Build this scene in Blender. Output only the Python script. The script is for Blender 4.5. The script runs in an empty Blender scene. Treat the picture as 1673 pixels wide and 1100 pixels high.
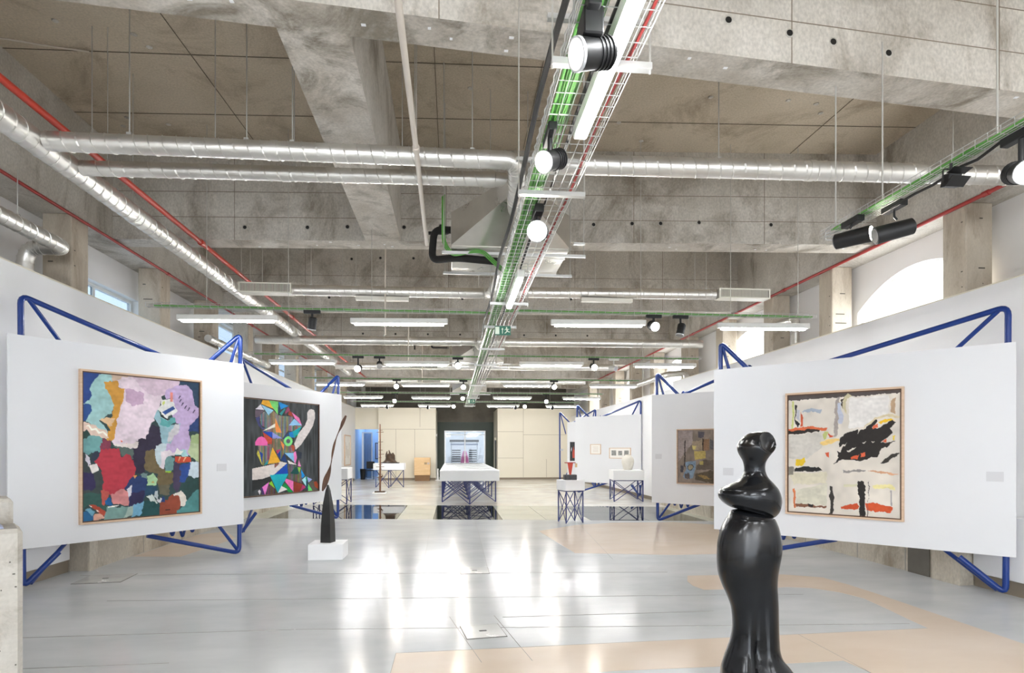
import bpy, math, random
import numpy as np
from mathutils import Vector, Matrix
random.seed(7)
S = bpy.context.scene
COL = S.collection
# ------------------------------------------------------------------ camera, world, exposure
cam = bpy.data.cameras.new('camera'); cam_o = bpy.data.objects.new('camera', cam); COL.objects.link(cam_o)
cam.sensor_width = 36; cam.lens = 36*1000/1673.0
cam.shift_y = (734-550)/1673.0
YAW = math.atan(96.5/1000)
cam_o.location = (0, 0, 1.5); cam_o.rotation_euler = (math.pi/2, 0, -YAW)
cam.clip_start = .05; cam.clip_end = 400
S.camera = cam_o
S.view_settings.view_transform = 'Standard'; S.view_settings.look = 'None'
S.view_settings.gamma = 1; S.view_settings.use_curve_mapping = False
S.view_settings.exposure = 2.66
W = bpy.data.worlds.new('sky'); S.world = W; W.use_nodes = True
bg = W.node_tree.nodes['Background']
bg.inputs[0].default_value = (.86, .93, 1.0, 1); bg.inputs[1].default_value = 0.9
S.cycles.max_bounces = 8; S.cycles.diffuse_bounces = 5; S.cycles.glossy_bounces = 4
S.cycles.transmission_bounces = 6; S.cycles.transparent_max_bounces = 8
S.cycles.sample_clamp_indirect = 6
S.cycles.caustics_reflective = False; S.cycles.caustics_refractive = False
TUBE_E = 13.5      # emission of the linear lamps
SPOT_E = 12.0      # emission of the lit spot lenses
SPOT_W = 7.0      # watts of each lit spot

# ------------------------------------------------------------------ materials
def srgb(r, g, b):
    f = lambda c: (c/255/12.92) if c/255 <= .04045 else ((c/255+.055)/1.055)**2.4
    return (f(r), f(g), f(b), 1)
def mat(name, col, rough=.5, metal=0, spec=.5, emit=None, es=1, trans=0, coat=0):
    m = bpy.data.materials.new(name); m.use_nodes = True
    b = m.node_tree.nodes['Principled BSDF']
    b.inputs['Base Color'].default_value = col; b.inputs['Roughness'].default_value = rough
    b.inputs['Metallic'].default_value = metal; b.inputs['Specular IOR Level'].default_value = spec
    b.inputs['Transmission Weight'].default_value = trans; b.inputs['Coat Weight'].default_value = coat
    if emit: b.inputs['Emission Color'].default_value = emit; b.inputs['Emission Strength'].default_value = es
    return m
def noisy(name, c1, c2, scale=2.0, rough=(.6, .8), bump=.0, detail=6, stretch=(1, 1, 1), metal=0, c3=None, s3=.5, spec=.4, fine=0, span=(.33, .68)):
    """two-tone noise concrete / paint / metal with optional second stain layer and cast-in board lines"""
    m = mat(name, c1, rough[0], metal, spec); t = m.node_tree; n = t.nodes; l = t.links; b = n['Principled BSDF']
    tc = n.new('ShaderNodeTexCoord'); mp = n.new('ShaderNodeMapping'); mp.inputs['Scale'].default_value = stretch
    l.new(tc.outputs['Object'], mp.inputs[0])
    no = n.new('ShaderNodeTexNoise'); no.inputs['Scale'].default_value = scale; no.inputs['Detail'].default_value = detail
    no.inputs['Roughness'].default_value = .62
    l.new(mp.outputs[0], no.inputs['Vector'])
    r = n.new('ShaderNodeValToRGB'); r.color_ramp.elements[0].position = span[0]; r.color_ramp.elements[1].position = span[1]
    r.color_ramp.elements[0].color = c1; r.color_ramp.elements[1].color = c2
    l.new(no.outputs['Fac'], r.inputs[0]); out = r.outputs[0]
    if c3:
        n3 = n.new('ShaderNodeTexNoise'); n3.inputs['Scale'].default_value = s3; n3.inputs['Detail'].default_value = 8
        n3.inputs['Roughness'].default_value = .7; n3.inputs['Distortion'].default_value = .6
        l.new(mp.outputs[0], n3.inputs['Vector'])
        r3 = n.new('ShaderNodeValToRGB'); r3.color_ramp.elements[0].position = .5; r3.color_ramp.elements[1].position = .66
        r3.color_ramp.elements[0].color = (0, 0, 0, 1); r3.color_ramp.elements[1].color = (1, 1, 1, 1)
        l.new(n3.outputs['Fac'], r3.inputs[0])
        mx = n.new('ShaderNodeMix'); mx.data_type = 'RGBA'; mx.inputs['B'].default_value = c3
        l.new(r3.outputs[0], mx.inputs['Factor']); l.new(out, mx.inputs['A']); out = mx.outputs['Result']
    if fine:
        nf = n.new('ShaderNodeTexNoise'); nf.inputs['Scale'].default_value = 45; nf.inputs['Detail'].default_value = 3
        l.new(mp.outputs[0], nf.inputs['Vector'])
        mm = n.new('ShaderNodeMapRange'); mm.inputs['From Min'].default_value = .3; mm.inputs['From Max'].default_value = .7
        mm.inputs['To Min'].default_value = 1-fine; mm.inputs['To Max'].default_value = 1+fine
        l.new(nf.outputs['Fac'], mm.inputs['Value'])
        mu = n.new('ShaderNodeMix'); mu.data_type = 'RGBA'; mu.blend_type = 'MULTIPLY'; mu.inputs['Factor'].default_value = 1
        l.new(out, mu.inputs['A']); l.new(mm.outputs[0], mu.inputs['B']); out = mu.outputs['Result']
    l.new(out, b.inputs['Base Color'])
    mr = n.new('ShaderNodeMapRange'); mr.inputs['To Min'].default_value = rough[0]; mr.inputs['To Max'].default_value = rough[1]
    mr.inputs['From Min'].default_value = .3; mr.inputs['From Max'].default_value = .7
    l.new(no.outputs['Fac'], mr.inputs['Value']); l.new(mr.outputs[0], b.inputs['Roughness'])
    if bump:
        bp = n.new('ShaderNodeBump'); bp.inputs['Strength'].default_value = bump; bp.inputs['Distance'].default_value = .02
        l.new(no.outputs['Fac'], bp.inputs['Height']); l.new(bp.outputs[0], b.inputs['Normal'])
    return m
def attr_mat(name, rough=.55):
    m = mat(name, (1, 1, 1, 1), rough, 0, .3); t = m.node_tree
    a = t.nodes.new('ShaderNodeAttribute'); a.attribute_name = 'Col'
    no = t.nodes.new('ShaderNodeTexNoise'); no.inputs['Scale'].default_value = 60
    bp = t.nodes.new('ShaderNodeBump'); bp.inputs['Strength'].default_value = .15; bp.inputs['Distance'].default_value = .004
    tc = t.nodes.new('ShaderNodeTexCoord'); t.links.new(tc.outputs['Object'], no.inputs['Vector'])
    t.links.new(no.outputs['Fac'], bp.inputs['Height'])
    b = t.nodes['Principled BSDF']; t.links.new(a.outputs['Color'], b.inputs['Base Color']); t.links.new(bp.outputs[0], b.inputs['Normal'])
    return m
M = {}
M['slab'] = noisy('slab_concrete', srgb(186, 172, 150), srgb(202, 188, 167), 1.1, (.7, .85), .15, c3=srgb(158, 143, 122), s3=.9, fine=.12)
M['beam'] = noisy('beam_concrete', srgb(190, 184, 174), srgb(213, 208, 200), 1.6, (.65, .85), .2, stretch=(1, 1, .7), c3=srgb(152, 143, 130), s3=1.1, fine=.14)
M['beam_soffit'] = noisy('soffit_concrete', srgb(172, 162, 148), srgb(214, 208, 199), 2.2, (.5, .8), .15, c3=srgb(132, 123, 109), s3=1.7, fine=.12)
M['column'] = noisy('column_concrete', srgb(188, 176, 158), srgb(204, 194, 178), 2.5, (.65, .85), .12, stretch=(2, 2, .6), c3=srgb(172, 158, 140), s3=2, fine=.06)
M['plinth_wall'] = noisy('low_wall_concrete', srgb(180, 170, 154), srgb(205, 198, 184), 2.5, (.6, .8), .2, stretch=(1, 1, .5), c3=srgb(150, 138, 120), s3=1.3, fine=.1)
M['parapet'] = noisy('parapet_concrete', srgb(176, 171, 162), srgb(198, 194, 186), 3, (.6, .8), .15, c3=srgb(162, 154, 143), s3=4, fine=.06)
M['floor'] = noisy('polished_floor', srgb(174, 178, 180), srgb(214, 215, 215), .6, (.17, .17), 0, detail=4, stretch=(1, 2.0, 1), spec=.06, span=(.15, .85))
M['floor_beige'] = noisy('beige_floor', srgb(206, 187, 167), srgb(220, 206, 191), .8, (.17, .17), 0, detail=4, stretch=(1, 1.8, 1), spec=.06, span=(.15, .85))
M['floor_cream_reflect'] = noisy('cream_reflect_floor', srgb(222, 220, 212), srgb(232, 229, 221), .8, (.15, .25), 0, c3=srgb(216, 206, 190), s3=.5, spec=.6)  # cream reflection of the back walls put into this floor's colour
M['glass_tile'] = noisy('frosted_floor', srgb(196, 199, 184), srgb(208, 208, 194), 1.0, (.05, .1), 0, spec=.7)
M['joint'] = mat('joint_dark', srgb(150, 148, 143), .7)
M['beam_joint'] = mat('beam_joint', srgb(134, 122, 107), .8)
M['slab_joint'] = mat('slab_joint', srgb(104, 93, 79), .8)
M['white'] = noisy('white_paint', srgb(240, 240, 241), srgb(244, 244, 245), .7, (.5, .6), 0, spec=.35)
M['board'] = noisy('white_board', srgb(228, 229, 232), srgb(231, 232, 235), .5, (.32, .4), 0, spec=.45)
M['cream'] = noisy('cream_panel', srgb(228, 222, 205), srgb(231, 225, 209), .8, (.5, .6), 0, spec=.35)
M['upper_wall'] = noisy('upper_wall_plaster', srgb(242, 240, 238), srgb(246, 244, 242), .8, (.6, .7), 0)
M['dark_wall'] = noisy('dark_concrete', srgb(88, 84, 76), srgb(112, 107, 98), 1.2, (.7, .8), .1)
M['green_wall'] = noisy('dark_green_panel', srgb(30, 44, 32), srgb(38, 54, 40), 1.2, (.4, .5), 0)
M['blue_wall'] = noisy('blue_room_paint', srgb(160, 190, 224), srgb(170, 198, 228), .6, (.5, .6), 0)
M['duct'] = noisy('galvanised_steel', srgb(214, 211, 205), srgb(230, 228, 223), 3, (.30, .42), 0, metal=.85, spec=.5)
M['sheet'] = noisy('sheet_metal', srgb(196, 192, 184), srgb(216, 212, 204), 2, (.25, .4), 0, metal=.9)
M['zinc'] = mat('zinc_wire', srgb(206, 206, 204), .4, .6)
M['rod'] = mat('steel_rod', srgb(200, 198, 192), .45, .5)
M['grille'] = mat('cream_grille', srgb(222, 218, 206), .45)
M['slot'] = mat('grille_dark', srgb(96, 92, 84), .6)
M['red'] = mat('red_paint', srgb(196, 62, 44), .35)
M['dark_red'] = mat('dark_red_paint', srgb(170, 48, 44), .4)
M['pipe_white'] = mat('pale_pipe', srgb(216, 206, 194), .45)
M['black'] = mat('black_plastic', srgb(22, 22, 23), .5)
M['foam'] = mat('black_insulation', srgb(34, 32, 30), .85)
M['green_cable'] = noisy('green_cable', srgb(92, 160, 72), srgb(122, 188, 96), 8, (.4, .5), 0)
M['green_cable_dark'] = noisy('dark_green_cable', srgb(56, 112, 48), srgb(78, 138, 62), 8, (.4, .5), 0)
M['blue'] = mat('blue_tube', srgb(2, 50, 128), .3, 0, .5, coat=.3)
M['blue_thin'] = mat('blue_thin_tube', srgb(38, 50, 110), .35)
M['lamp_body'] = mat('lamp_white', srgb(226, 225, 220), .45)
M['lens_big'] = mat('lens_big_glow', (1, 1, 1, 1), .3, emit=(1, .95, .88, 1), es=18)
M['tube'] = mat('tube_glow', srgb(255, 250, 235), .4, emit=(.97, .985, 1, 1), es=TUBE_E)
M['tube_far'] = mat('tube_glow_far', srgb(255, 250, 235), .4, emit=(.97, .985, 1, 1), es=TUBE_E*1.9)
M['tube_rear_fill'] = mat('tube_glow_rear_fill', srgb(255, 250, 235), .4, emit=(.94, .97, 1, 1), es=TUBE_E*2.8)  # boosted glow for the unseen lamp rows added behind the camera
M['room_fill_glow'] = mat('added_panel_glow', (1, 1, 1, 1), .4, emit=(.9, .96, 1, 1), es=1.6)  # glow of the lamp added inside the blue room
M['tube_off'] = mat('tube_unlit', srgb(228, 224, 212), .4)
M['lens_on'] = mat('lens_glow', (1, 1, 1, 1), .3, emit=(1, .92, .82, 1), es=SPOT_E)
M['lens_soft'] = mat('lens_soft_glow', srgb(240, 225, 215), .2, emit=(1, .9, .84, 1), es=.13)
M['lens_off'] = mat('lens_glass', srgb(190, 188, 184), .1, .3)
M['frame_wood'] = noisy('pale_wood', srgb(206, 176, 148), srgb(222, 194, 168), 6, (.4, .5), 0, stretch=(1, 1, 8))
M['frame_dark'] = mat('dark_wood_edge', srgb(92, 62, 42), .5)
M['paint'] = attr_mat('oil_paint')
M['paper'] = mat('cream_paper', srgb(243, 240, 235), .7)
M['card'] = mat('caption_card_white', srgb(214, 214, 217), .6)
M['ink'] = noisy('grey_ink', srgb(110, 110, 108), srgb(176, 176, 172), 30, (.6, .7), 0)
M['faint'] = mat('faint_ink', srgb(214, 206, 196), .7)
M['bronze'] = noisy('black_bronze', srgb(16, 17, 19), srgb(34, 36, 40), 3.5, (.14, .22), .012, detail=4, metal=.5, spec=.6, c3=srgb(44, 40, 36), s3=2.2)
M['obelisk'] = noisy('black_metal', srgb(26, 26, 26), srgb(42, 42, 42), 6, (.35, .5), 0, spec=.5)
M['dark_wood'] = noisy('dark_wood', srgb(72, 50, 40), srgb(112, 80, 62), 8, (.4, .55), .1, stretch=(3, 3, .5))
M['brown'] = noisy('brown_bronze', srgb(58, 42, 28), srgb(88, 64, 42), 8, (.35, .5), .2)
M['totem'] = noisy('reddish_wood', srgb(104, 70, 50), srgb(140, 96, 70), 8, (.5, .6), .1)
M['ply'] = noisy('light_plywood', srgb(214, 178, 130), srgb(228, 196, 152), 3, (.45, .55), 0, stretch=(1, 1, 5))
M['ply_dark'] = noisy('shaded_plywood', srgb(122, 92, 62), srgb(140, 108, 74), 3, (.5, .6), 0)  # darker copy of the plywood, shade of the recess put into the colour
M['orange_red'] = mat('orange_red', srgb(206, 64, 34), .4)
M['charcoal'] = noisy('charcoal_stone', srgb(58, 58, 60), srgb(80, 80, 82), 10, (.6, .7), .1)
M['ceramic'] = noisy('cream_ceramic', srgb(212, 206, 192), srgb(226, 221, 210), 6, (.4, .55), .1)
M['exit_green'] = mat('exit_green', srgb(28, 106, 82), .5)
M['exit_white'] = mat('exit_white', srgb(225, 238, 220), .5)
M['steel'] = mat('pale_metal', srgb(206, 208, 210), .4, .3)
M['greyblue'] = mat('grey_blue_panel', srgb(150, 160, 190), .4)
M['heater'] = noisy('heater_fins', srgb(150, 150, 152), srgb(190, 190, 192), 20, (.3, .4), 0, metal=.5)
M['skirt'] = mat('brown_grey_skirting', srgb(140, 128, 112), .6)
M['hatch'] = noisy('hatch_concrete', srgb(188, 189, 187), srgb(202, 203, 201), 2, (.15, .3), 0, spec=.6)
M['frost'] = mat('frosted_window', (1, 1, 1, 1), .6, emit=(.92, .97, 1, 1), es=.6)
g = bpy.data.materials.new('window_glass'); g.use_nodes = True; nt = g.node_tree; nt.nodes.clear()
o_ = nt.nodes.new('ShaderNodeOutputMaterial'); tb = nt.nodes.new('ShaderNodeBsdfTransparent'); tb.inputs[0].default_value = (.41, .455, .50, 1)
gl = nt.nodes.new('ShaderNodeBsdfGlossy'); gl.inputs['Roughness'].default_value = .02
lw = nt.nodes.new('ShaderNodeLayerWeight'); pw = nt.nodes.new('ShaderNodeMath'); pw.operation = 'POWER'; pw.inputs[1].default_value = 5
fr = nt.nodes.new('ShaderNodeMath'); fr.operation = 'MULTIPLY_ADD'; fr.inputs[1].default_value = .9; fr.inputs[2].default_value = .04; mx = nt.nodes.new('ShaderNodeMixShader')
nt.links.new(lw.outputs['Facing'], pw.inputs[0]); nt.links.new(pw.outputs[0], fr.inputs[0]); nt.links.new(fr.outputs[0], mx.inputs[0]); nt.links.new(tb.outputs[0], mx.inputs[1]); nt.links.new(gl.outputs[0], mx.inputs[2]); nt.links.new(mx.outputs[0], o_.inputs[0])
M['glass'] = g
g3 = g.copy(); g3.name = 'door_glass'; M['door_glass'] = g3
for n_ in g3.node_tree.nodes:
    if n_.type == 'BSDF_TRANSPARENT': n_.inputs[0].default_value = (.58, .62, .66, 1)

# ------------------------------------------------------------------ mesh builder
class MB:
    def __init__(s): s.v = []; s.f = []; s.sm = []
    def add(s, vs, fs, sm=False):
        o = len(s.v); s.v += [tuple(p) for p in vs]; s.f += [tuple(i+o for i in f) for f in fs]; s.sm += [sm]*len(fs); return s
    def hexa(s, p):      # 4 bottom (ccw from above), 4 top
        return s.add(p, [(3, 2, 1, 0), (4, 5, 6, 7), (0, 1, 5, 4), (1, 2, 6, 5), (2, 3, 7, 6), (3, 0, 4, 7)])
    def box(s, x0, x1, y0, y1, z0, z1):
        return s.hexa([(x0, y0, z0), (x1, y0, z0), (x1, y1, z0), (x0, y1, z0), (x0, y0, z1), (x1, y0, z1), (x1, y1, z1), (x0, y1, z1)])
    def bbox(s, x0, x1, y0, y1, z0, z1, b=.01):   # box with chamfered edges
        P = []
        for (ix, iy, iz) in ((a, c, d) for d in (0, 1) for c in (0, 1) for a in (0, 1)):
            X = (x0, x1)[ix]; Y = (y0, y1)[iy]; Z = (z0, z1)[iz]; dx = b*(1-2*ix); dy = b*(1-2*iy); dz = b*(1-2*iz)
            P += [(X, Y+dy, Z+dz), (X+dx, Y, Z+dz), (X+dx, Y+dy, Z)]
        i = lambda a, c, d, k: (a+2*c+4*d)*3+k
        F = []
        for a in (0, 1): q = [i(a, 0, 0, 0), i(a, 1, 0, 0), i(a, 1, 1, 0), i(a, 0, 1, 0)]; F.append(q if a else q[::-1])
        for c in (0, 1): q = [i(0, c, 0, 1), i(0, c, 1, 1), i(1, c, 1, 1), i(1, c, 0, 1)]; F.append(q if c else q[::-1])
        for d in (0, 1): q = [i(0, 0, d, 2), i(1, 0, d, 2), i(1, 1, d, 2), i(0, 1, d, 2)]; F.append(q if d else q[::-1])
        for c in (0, 1):
            for d in (0, 1): F.append([i(0, c, d, 1), i(1, c, d, 1), i(1, c, d, 2), i(0, c, d, 2)])
        for a in (0, 1):
            for d in (0, 1): F.append([i(a, 0, d, 0), i(a, 1, d, 0), i(a, 1, d, 2), i(a, 0, d, 2)])
        for a in (0, 1):
            for c in (0, 1): F.append([i(a, c, 0, 0), i(a, c, 1, 0), i(a, c, 1, 1), i(a, c, 0, 1)])
        for a in (0, 1):
            for c in (0, 1):
                for d in (0, 1): F.append([i(a, c, d, k) for k in range(3)])
        return s.add(P, F)
    def ring(s, c, t, r, n, up=None):
        t = Vector(t).normalized(); u = Vector((0, 0, 1)) if abs(t.z) < .9 else Vector((1, 0, 0))
        a = t.cross(u).normalized(); b = t.cross(a)
        return [Vector(c)+r*(math.cos(2*math.pi*k/n)*a+math.sin(2*math.pi*k/n)*b) for k in range(n)]
    def tube(s, pts, r, n=8, caps=True, sm=True):
        pts = [Vector(p) for p in pts]; m = len(pts); rr = r if isinstance(r, (list, tuple)) else [r]*m
        T = []
        for i in range(m):
            d = (pts[min(i+1, m-1)]-pts[max(i-1, 0)]); T.append(d.normalized() if d.length > 1e-9 else Vector((0, 0, 1)))
        t0 = T[0]; u = Vector((0, 0, 1)) if abs(t0.z) < .9 else Vector((1, 0, 0)); a = t0.cross(u).normalized()
        vs = []
        for i in range(m):
            a = (a-T[i]*a.dot(T[i])); a = a.normalized() if a.length > 1e-6 else T[i].orthogonal().normalized(); b = T[i].cross(a)
            vs += [pts[i]+rr[i]*(math.cos(2*math.pi*k/n)*a+math.sin(2*math.pi*k/n)*b) for k in range(n)]
        fs = [(i*n+k, i*n+(k+1) % n, (i+1)*n+(k+1) % n, (i+1)*n+k) for i in range(m-1) for k in range(n)]
        s.add(vs, fs, sm)
        if caps:
            o = len(s.v)-m*n
            s.f += [tuple(o+k for k in range(n))[::-1], tuple(o+(m-1)*n+k for k in range(n))]; s.sm += [False, False]
        return s
    def lathe(s, prof, c=(0, 0, 0), n=20, sm=True):
        vs = []; m = len(prof)
        for r, z in prof: vs += [(c[0]+r*math.cos(2*math.pi*k/n), c[1]+r*math.sin(2*math.pi*k/n), c[2]+z) for k in range(n)]
        fs = [(i*n+k, i*n+(k+1) % n, (i+1)*n+(k+1) % n, (i+1)*n+k) for i in range(m-1) for k in range(n)]
        s.add(vs, fs, sm); o = len(s.v)-m*n
        s.f += [tuple(o+k for k in range(n))[::-1], tuple(o+(m-1)*n+k for k in range(n))]; s.sm += [False, False]
        return s
    def prism(s, poly, ext):     # planar polygon (3d points) extruded by vector
        n = len(poly); e = Vector(ext); a = [Vector(p) for p in poly]
        s.add(a+[p+e for p in a], [tuple(range(n))[::-1], tuple(range(n, 2*n))]+[(i, (i+1) % n, n+(i+1) % n, n+i) for i in range(n)])
        return s
    def build(s, name, m, parent=None, off=None, kind=None):
        me = bpy.data.meshes.new(name)
        vs = s.v
        if off is None and parent is not None:
            r = parent
            while r.parent is not None: r = r.parent
            off = r.location
        if off is not None: vs = [(p[0]-off[0], p[1]-off[1], p[2]-off[2]) for p in vs]
        me.from_pydata(vs, [], s.f); me.polygons.foreach_set('use_smooth', s.sm); me.validate(); me.update()
        import bmesh
        bm = bmesh.new(); bm.from_mesh(me); bmesh.ops.recalc_face_normals(bm, faces=bm.faces); bm.to_mesh(me); bm.free()
        if any(s.sm): me.set_sharp_from_angle(angle=math.radians(42))
        if m is not None: me.materials.append(m if not isinstance(m, str) else M[m])
        o = bpy.data.objects.new(name, me); COL.objects.link(o)
        if parent is not None: o.parent = parent
        if kind: o['kind'] = kind
        return o
def thing(name, label, cat, loc=(0, 0, 0), group=None):
    o = bpy.data.objects.new(name, None); COL.objects.link(o); o.location = loc; o.empty_display_size = .1
    return tag(o, label, cat, group)
def tag(o, label, cat, group=None):
    o['label'] = label; o['category'] = cat
    if group: o['group'] = group
    return o
def struct(o): o['kind'] = 'structure'; return o
def copy_tree(o, parent=None):
    c = o.copy(); COL.objects.link(c); c.parent = parent
    for ch in list(o.children): copy_tree(ch, c)
    return c
def fillet(pts, r, n=5):
    pts = [Vector(p) for p in pts]; out = [pts[0]]
    for i in range(1, len(pts)-1):
        a = (pts[i-1]-pts[i]); b = (pts[i+1]-pts[i]); d = min(r, a.length*.45, b.length*.45)
        p = pts[i]+a.normalized()*d; q = pts[i]+b.normalized()*d
        for k in range(n+1):
            t = k/n; out.append((1-t)**2*p+2*t*(1-t)*pts[i]+t*t*q)
    out.append(pts[-1]); return out
ORD = ['first', 'second', 'third', 'fourth', 'fifth', 'sixth', 'seventh', 'eighth', 'ninth', 'tenth']
g2 = g.copy(); g2.name = 'floor_glass'; M['floor_glass'] = g2
for n_ in g2.node_tree.nodes:
    if n_.type == 'BSDF_TRANSPARENT': n_.inputs[0].default_value = (.5, .56, .52, 1)
    if n_.type == 'MATH' and n_.operation == 'MULTIPLY_ADD': n_.inputs[2].default_value = .08
# ================================================================== SETTING
LW, RW = -4.72, 5.85            # faces of the white partitions
yf = lambda x: 13.09-.149*x     # front / back edge of the band of glass floor
yb = lambda x: 16.37-.163*x
def slabpoly(pts, z0, z1): return [(x, y, z0) for x, y in pts], (0, 0, z1-z0)
fl_mb = MB().prism(*slabpoly([(-5.6, -14), (6.9, -14), (6.9, yf(6.9)), (-5.6, yf(-5.6))], -.25, 0))
floor = struct(fl_mb.build('floor', 'floor'))
far = struct(MB().prism(*slabpoly([(-5.6, yb(-5.6)), (6.9, yb(6.9)), (6.9, 34.6), (-5.6, 34.6)], -.25, 0)).build('floor_2', 'floor_cream_reflect'))
pits = [(-4.0, -1.2), (-.42, 1.05), (2.9, 5.3)]
edges = [-5.6]+[e for p in pits for e in p]+[6.9]
for i in range(0, len(edges), 2):
    a, b = edges[i], edges[i+1]
    k = max(1, round((b-a)/.95))
    for j in range(k):
        u, v = a+(b-a)*j/k+.004, a+(b-a)*(j+1)/k-.004
        for h in range(3):
            q = lambda x, t: (x, yf(x)+(yb(x)-yf(x))*t)
            t0, t1 = h/3+.0015, (h+1)/3-.0015
            MB().prism(*slabpoly([q(u, t0), q(v, t0), q(v, t1), q(u, t1)], -.03, 0)).build('floor_tile', 'glass_tile', floor)
    MB().prism(*slabpoly([(a, yf(a)), (b, yf(b)), (b, yb(b)), (a, yb(a))], -.25, -.034)).build('tile_bed', 'joint', floor)
for a, b in pits:
    w = MB()
    for (p, q2) in (((a, yf(a)), (b, yf(b))), ((b, yf(b)), (b, yb(b))), ((b, yb(b)), (a, yb(a))), ((a, yb(a)), (a, yf(a)))):
        d = Vector((q2[0]-p[0], q2[1]-p[1], 0)).normalized(); n_ = Vector((d.y, -d.x, 0))*.1
        w.prism([(p[0], p[1], -1.2), (q2[0], q2[1], -1.2), (q2[0]+n_.x, q2[1]+n_.y, -1.2), (p[0]+n_.x, p[1]+n_.y, -1.2)], (0, 0, 1.17))
    w.build('pit_wall', 'dark_wall', floor)
    MB().prism(*slabpoly([(a, yf(a)), (b, yf(b)), (b, yb(b)), (a, yb(a))], -1.3, -1.2)).build('pit_bottom', 'dark_wall', floor)
    k = max(1, round((b-a)/1.4))
    for j in range(k):
        u, v = a+(b-a)*j/k+.006, a+(b-a)*(j+1)/k-.006
        for h in range(2):
            t0, t1 = h/2+.002, (h+1)/2-.002
            q = lambda x, t: (x, yf(x)+(yb(x)-yf(x))*t)
            MB().prism(*slabpoly([q(u, t0), q(v, t0), q(v, t1), q(u, t1)], -.02, 0)).build('floor_glass_pane', 'floor_glass', floor)
def fpoly(name, pts, m, z=.0016): return MB().prism(*slabpoly(pts, -.004, z)).build(name, m, floor)
fpoly('beige_floor_zone', [(-.416, 4.552), (1.821, 4.662), (2.769, 4.706), (3.958, 4.761), (3.994, 5.035), (4.05, 5.361), (4.106, 5.78), (4.026, 6.052), (3.848, 6.267), (3.609, 6.335), (3.333, 6.288), (2.662, 6.295), (2.62, 6.5), (2.647, 6.721), (2.763, 7.013), (3.233, 7.003), (3.926, 6.972), (4.292, 6.766), (4.352, 6.37), (4.372, 5.937), (4.372, 4.3), (4.372, 2.5), (3.0, 2.5), (2.79, 3.848), (2.753, 4.09), (2.293, 4.072), (1.069, 4.048), (-.416, 3.9)], 'floor_beige')
fpoly('beige_floor_zone', [(1.56, 11.095), (2.4, 11.9), (3.2, 12.2), (4.5, 12.2), (5.3, 11.6), (5.5, 10.7), (5.2, 9.2), (4.6, 8.45), (3.1, 8.411), (1.75, 8.7)], 'floor_beige', .0014)
fpoly('beige_floor_zone', [(-4.45, 9.0), (-4.45, 11.2), (-4.1, 11.6), (-3.63, 10.672), (-3.775, 8.93)], 'floor_beige', .0014)
for (x0, y0, x1, y1, w) in ((-4.4, 5.2, -1.316, 5.235, .006), (-4.4, 4.45, -1.98, 4.497, .006), (-4.4, 7.72, -1.91, 7.57, .006), (-1.91, 7.57, 2.6, 7.24, .005), (.44, 5.44, 2.4, 5.455, .005),
                            (.467, 12.9, .435, 7.73, .006), (-.44, 12.9, -.38, 7.6, .005), (2.17, 8.2, 2.55, 12.5, .004), (2.78, 4.7, 2.79, 2.5, .006), (-.416, 4.552, -.416, 2.5, .006), (-.03, 5.5, .2, 4.3, .006), (.37, 5.5, .56, 4.3, .006),
                            (-1.3, 5.235, 3.9, 4.9, .003), (-3.4, 6.4, 3.6, 6.0, .003), (-.416, 4.556, 3.95, 4.763, .004)):
    d = Vector((x1-x0, y1-y0, 0)).normalized(); n_ = Vector((-d.y, d.x, 0))*w*.32
    MB().prism([(x0-n_.x, y0-n_.y, -.003), (x1-n_.x, y1-n_.y, -.003), (x1+n_.x, y1+n_.y, -.003), (x0+n_.x, y0+n_.y, -.003)], (0, 0, .0052)).build('floor_joint', 'joint', floor)
# inspection hatches set into the floor
def hatch(x0, y0, x1, y1, rz, label):
    c = ((x0+x1)/2, (y0+y1)/2, 0); t = thing('floor_hatch', label, 'hatch', c)
    w, h = (x1-x0)/2, (y1-y0)/2
    MB().box(-w, w, -h, h, -.002, .0035).build('hatch_frame', 'slot', t, (0, 0, 0))
    MB().box(-w+.006, w-.006, -h+.006, h-.006, -.001, .005).build('cover_plate', 'hatch', t, (0, 0, 0))
    MB().box(-.03, .03, -.012, .012, .004, .0075).build('lifting_handle', 'black', t, (0, 0, 0))
    t.rotation_euler.z = rz
hatch(.08, 4.85, .41, 5.22, .14, 'square concrete floor hatch cover in the middle of the floor, nearest the beige stripe')
hatch(.09, 7.36, .44, 7.74, 0, 'square floor hatch cover in the middle of the floor, farther back')
hatch(-4.25, 7.25, -3.75, 7.75, .12, 'square floor hatch cover under the large painting of purple and red patches')

ceil_ = struct(MB().box(-5.3, 6.65, -14, 34.6, 5.8, 6.05).build('ceiling', 'slab'))
for (x0, y0, x1, y1) in ((-4.8, 7.05, 6.15, 6.62), (-4.8, 8.3, 6.15, 7.62), (-2.95, 4.6, -2.75, 9), (4.9, 5.2, 4.88, 8.5), (2.0, 4.9, 2.0, 8.7), (1.0, 4.9, 1.0, 8.7), (-.2, 4.9, -.2, 8.8),
                         (-4.8, 5.5, 6.15, 5.2), (-4.8, 11.2, 6.15, 10.9), (-4.8, 2.5, 6.15, 2.5), (-2, 9.3, -2, 13), (2, 9.3, 2, 13)):
    d = Vector((x1-x0, y1-y0, 0)).normalized(); n_ = Vector((-d.y, d.x, 0))*.0035
    MB().prism([(x0-n_.x, y0-n_.y, 5.794), (x1-n_.x, y1-n_.y, 5.794), (x1+n_.x, y1+n_.y, 5.794), (x0+n_.x, y0+n_.y, 5.794)], (0, 0, .008)).build('formwork_joint', 'slab_joint', ceil_)
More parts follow.
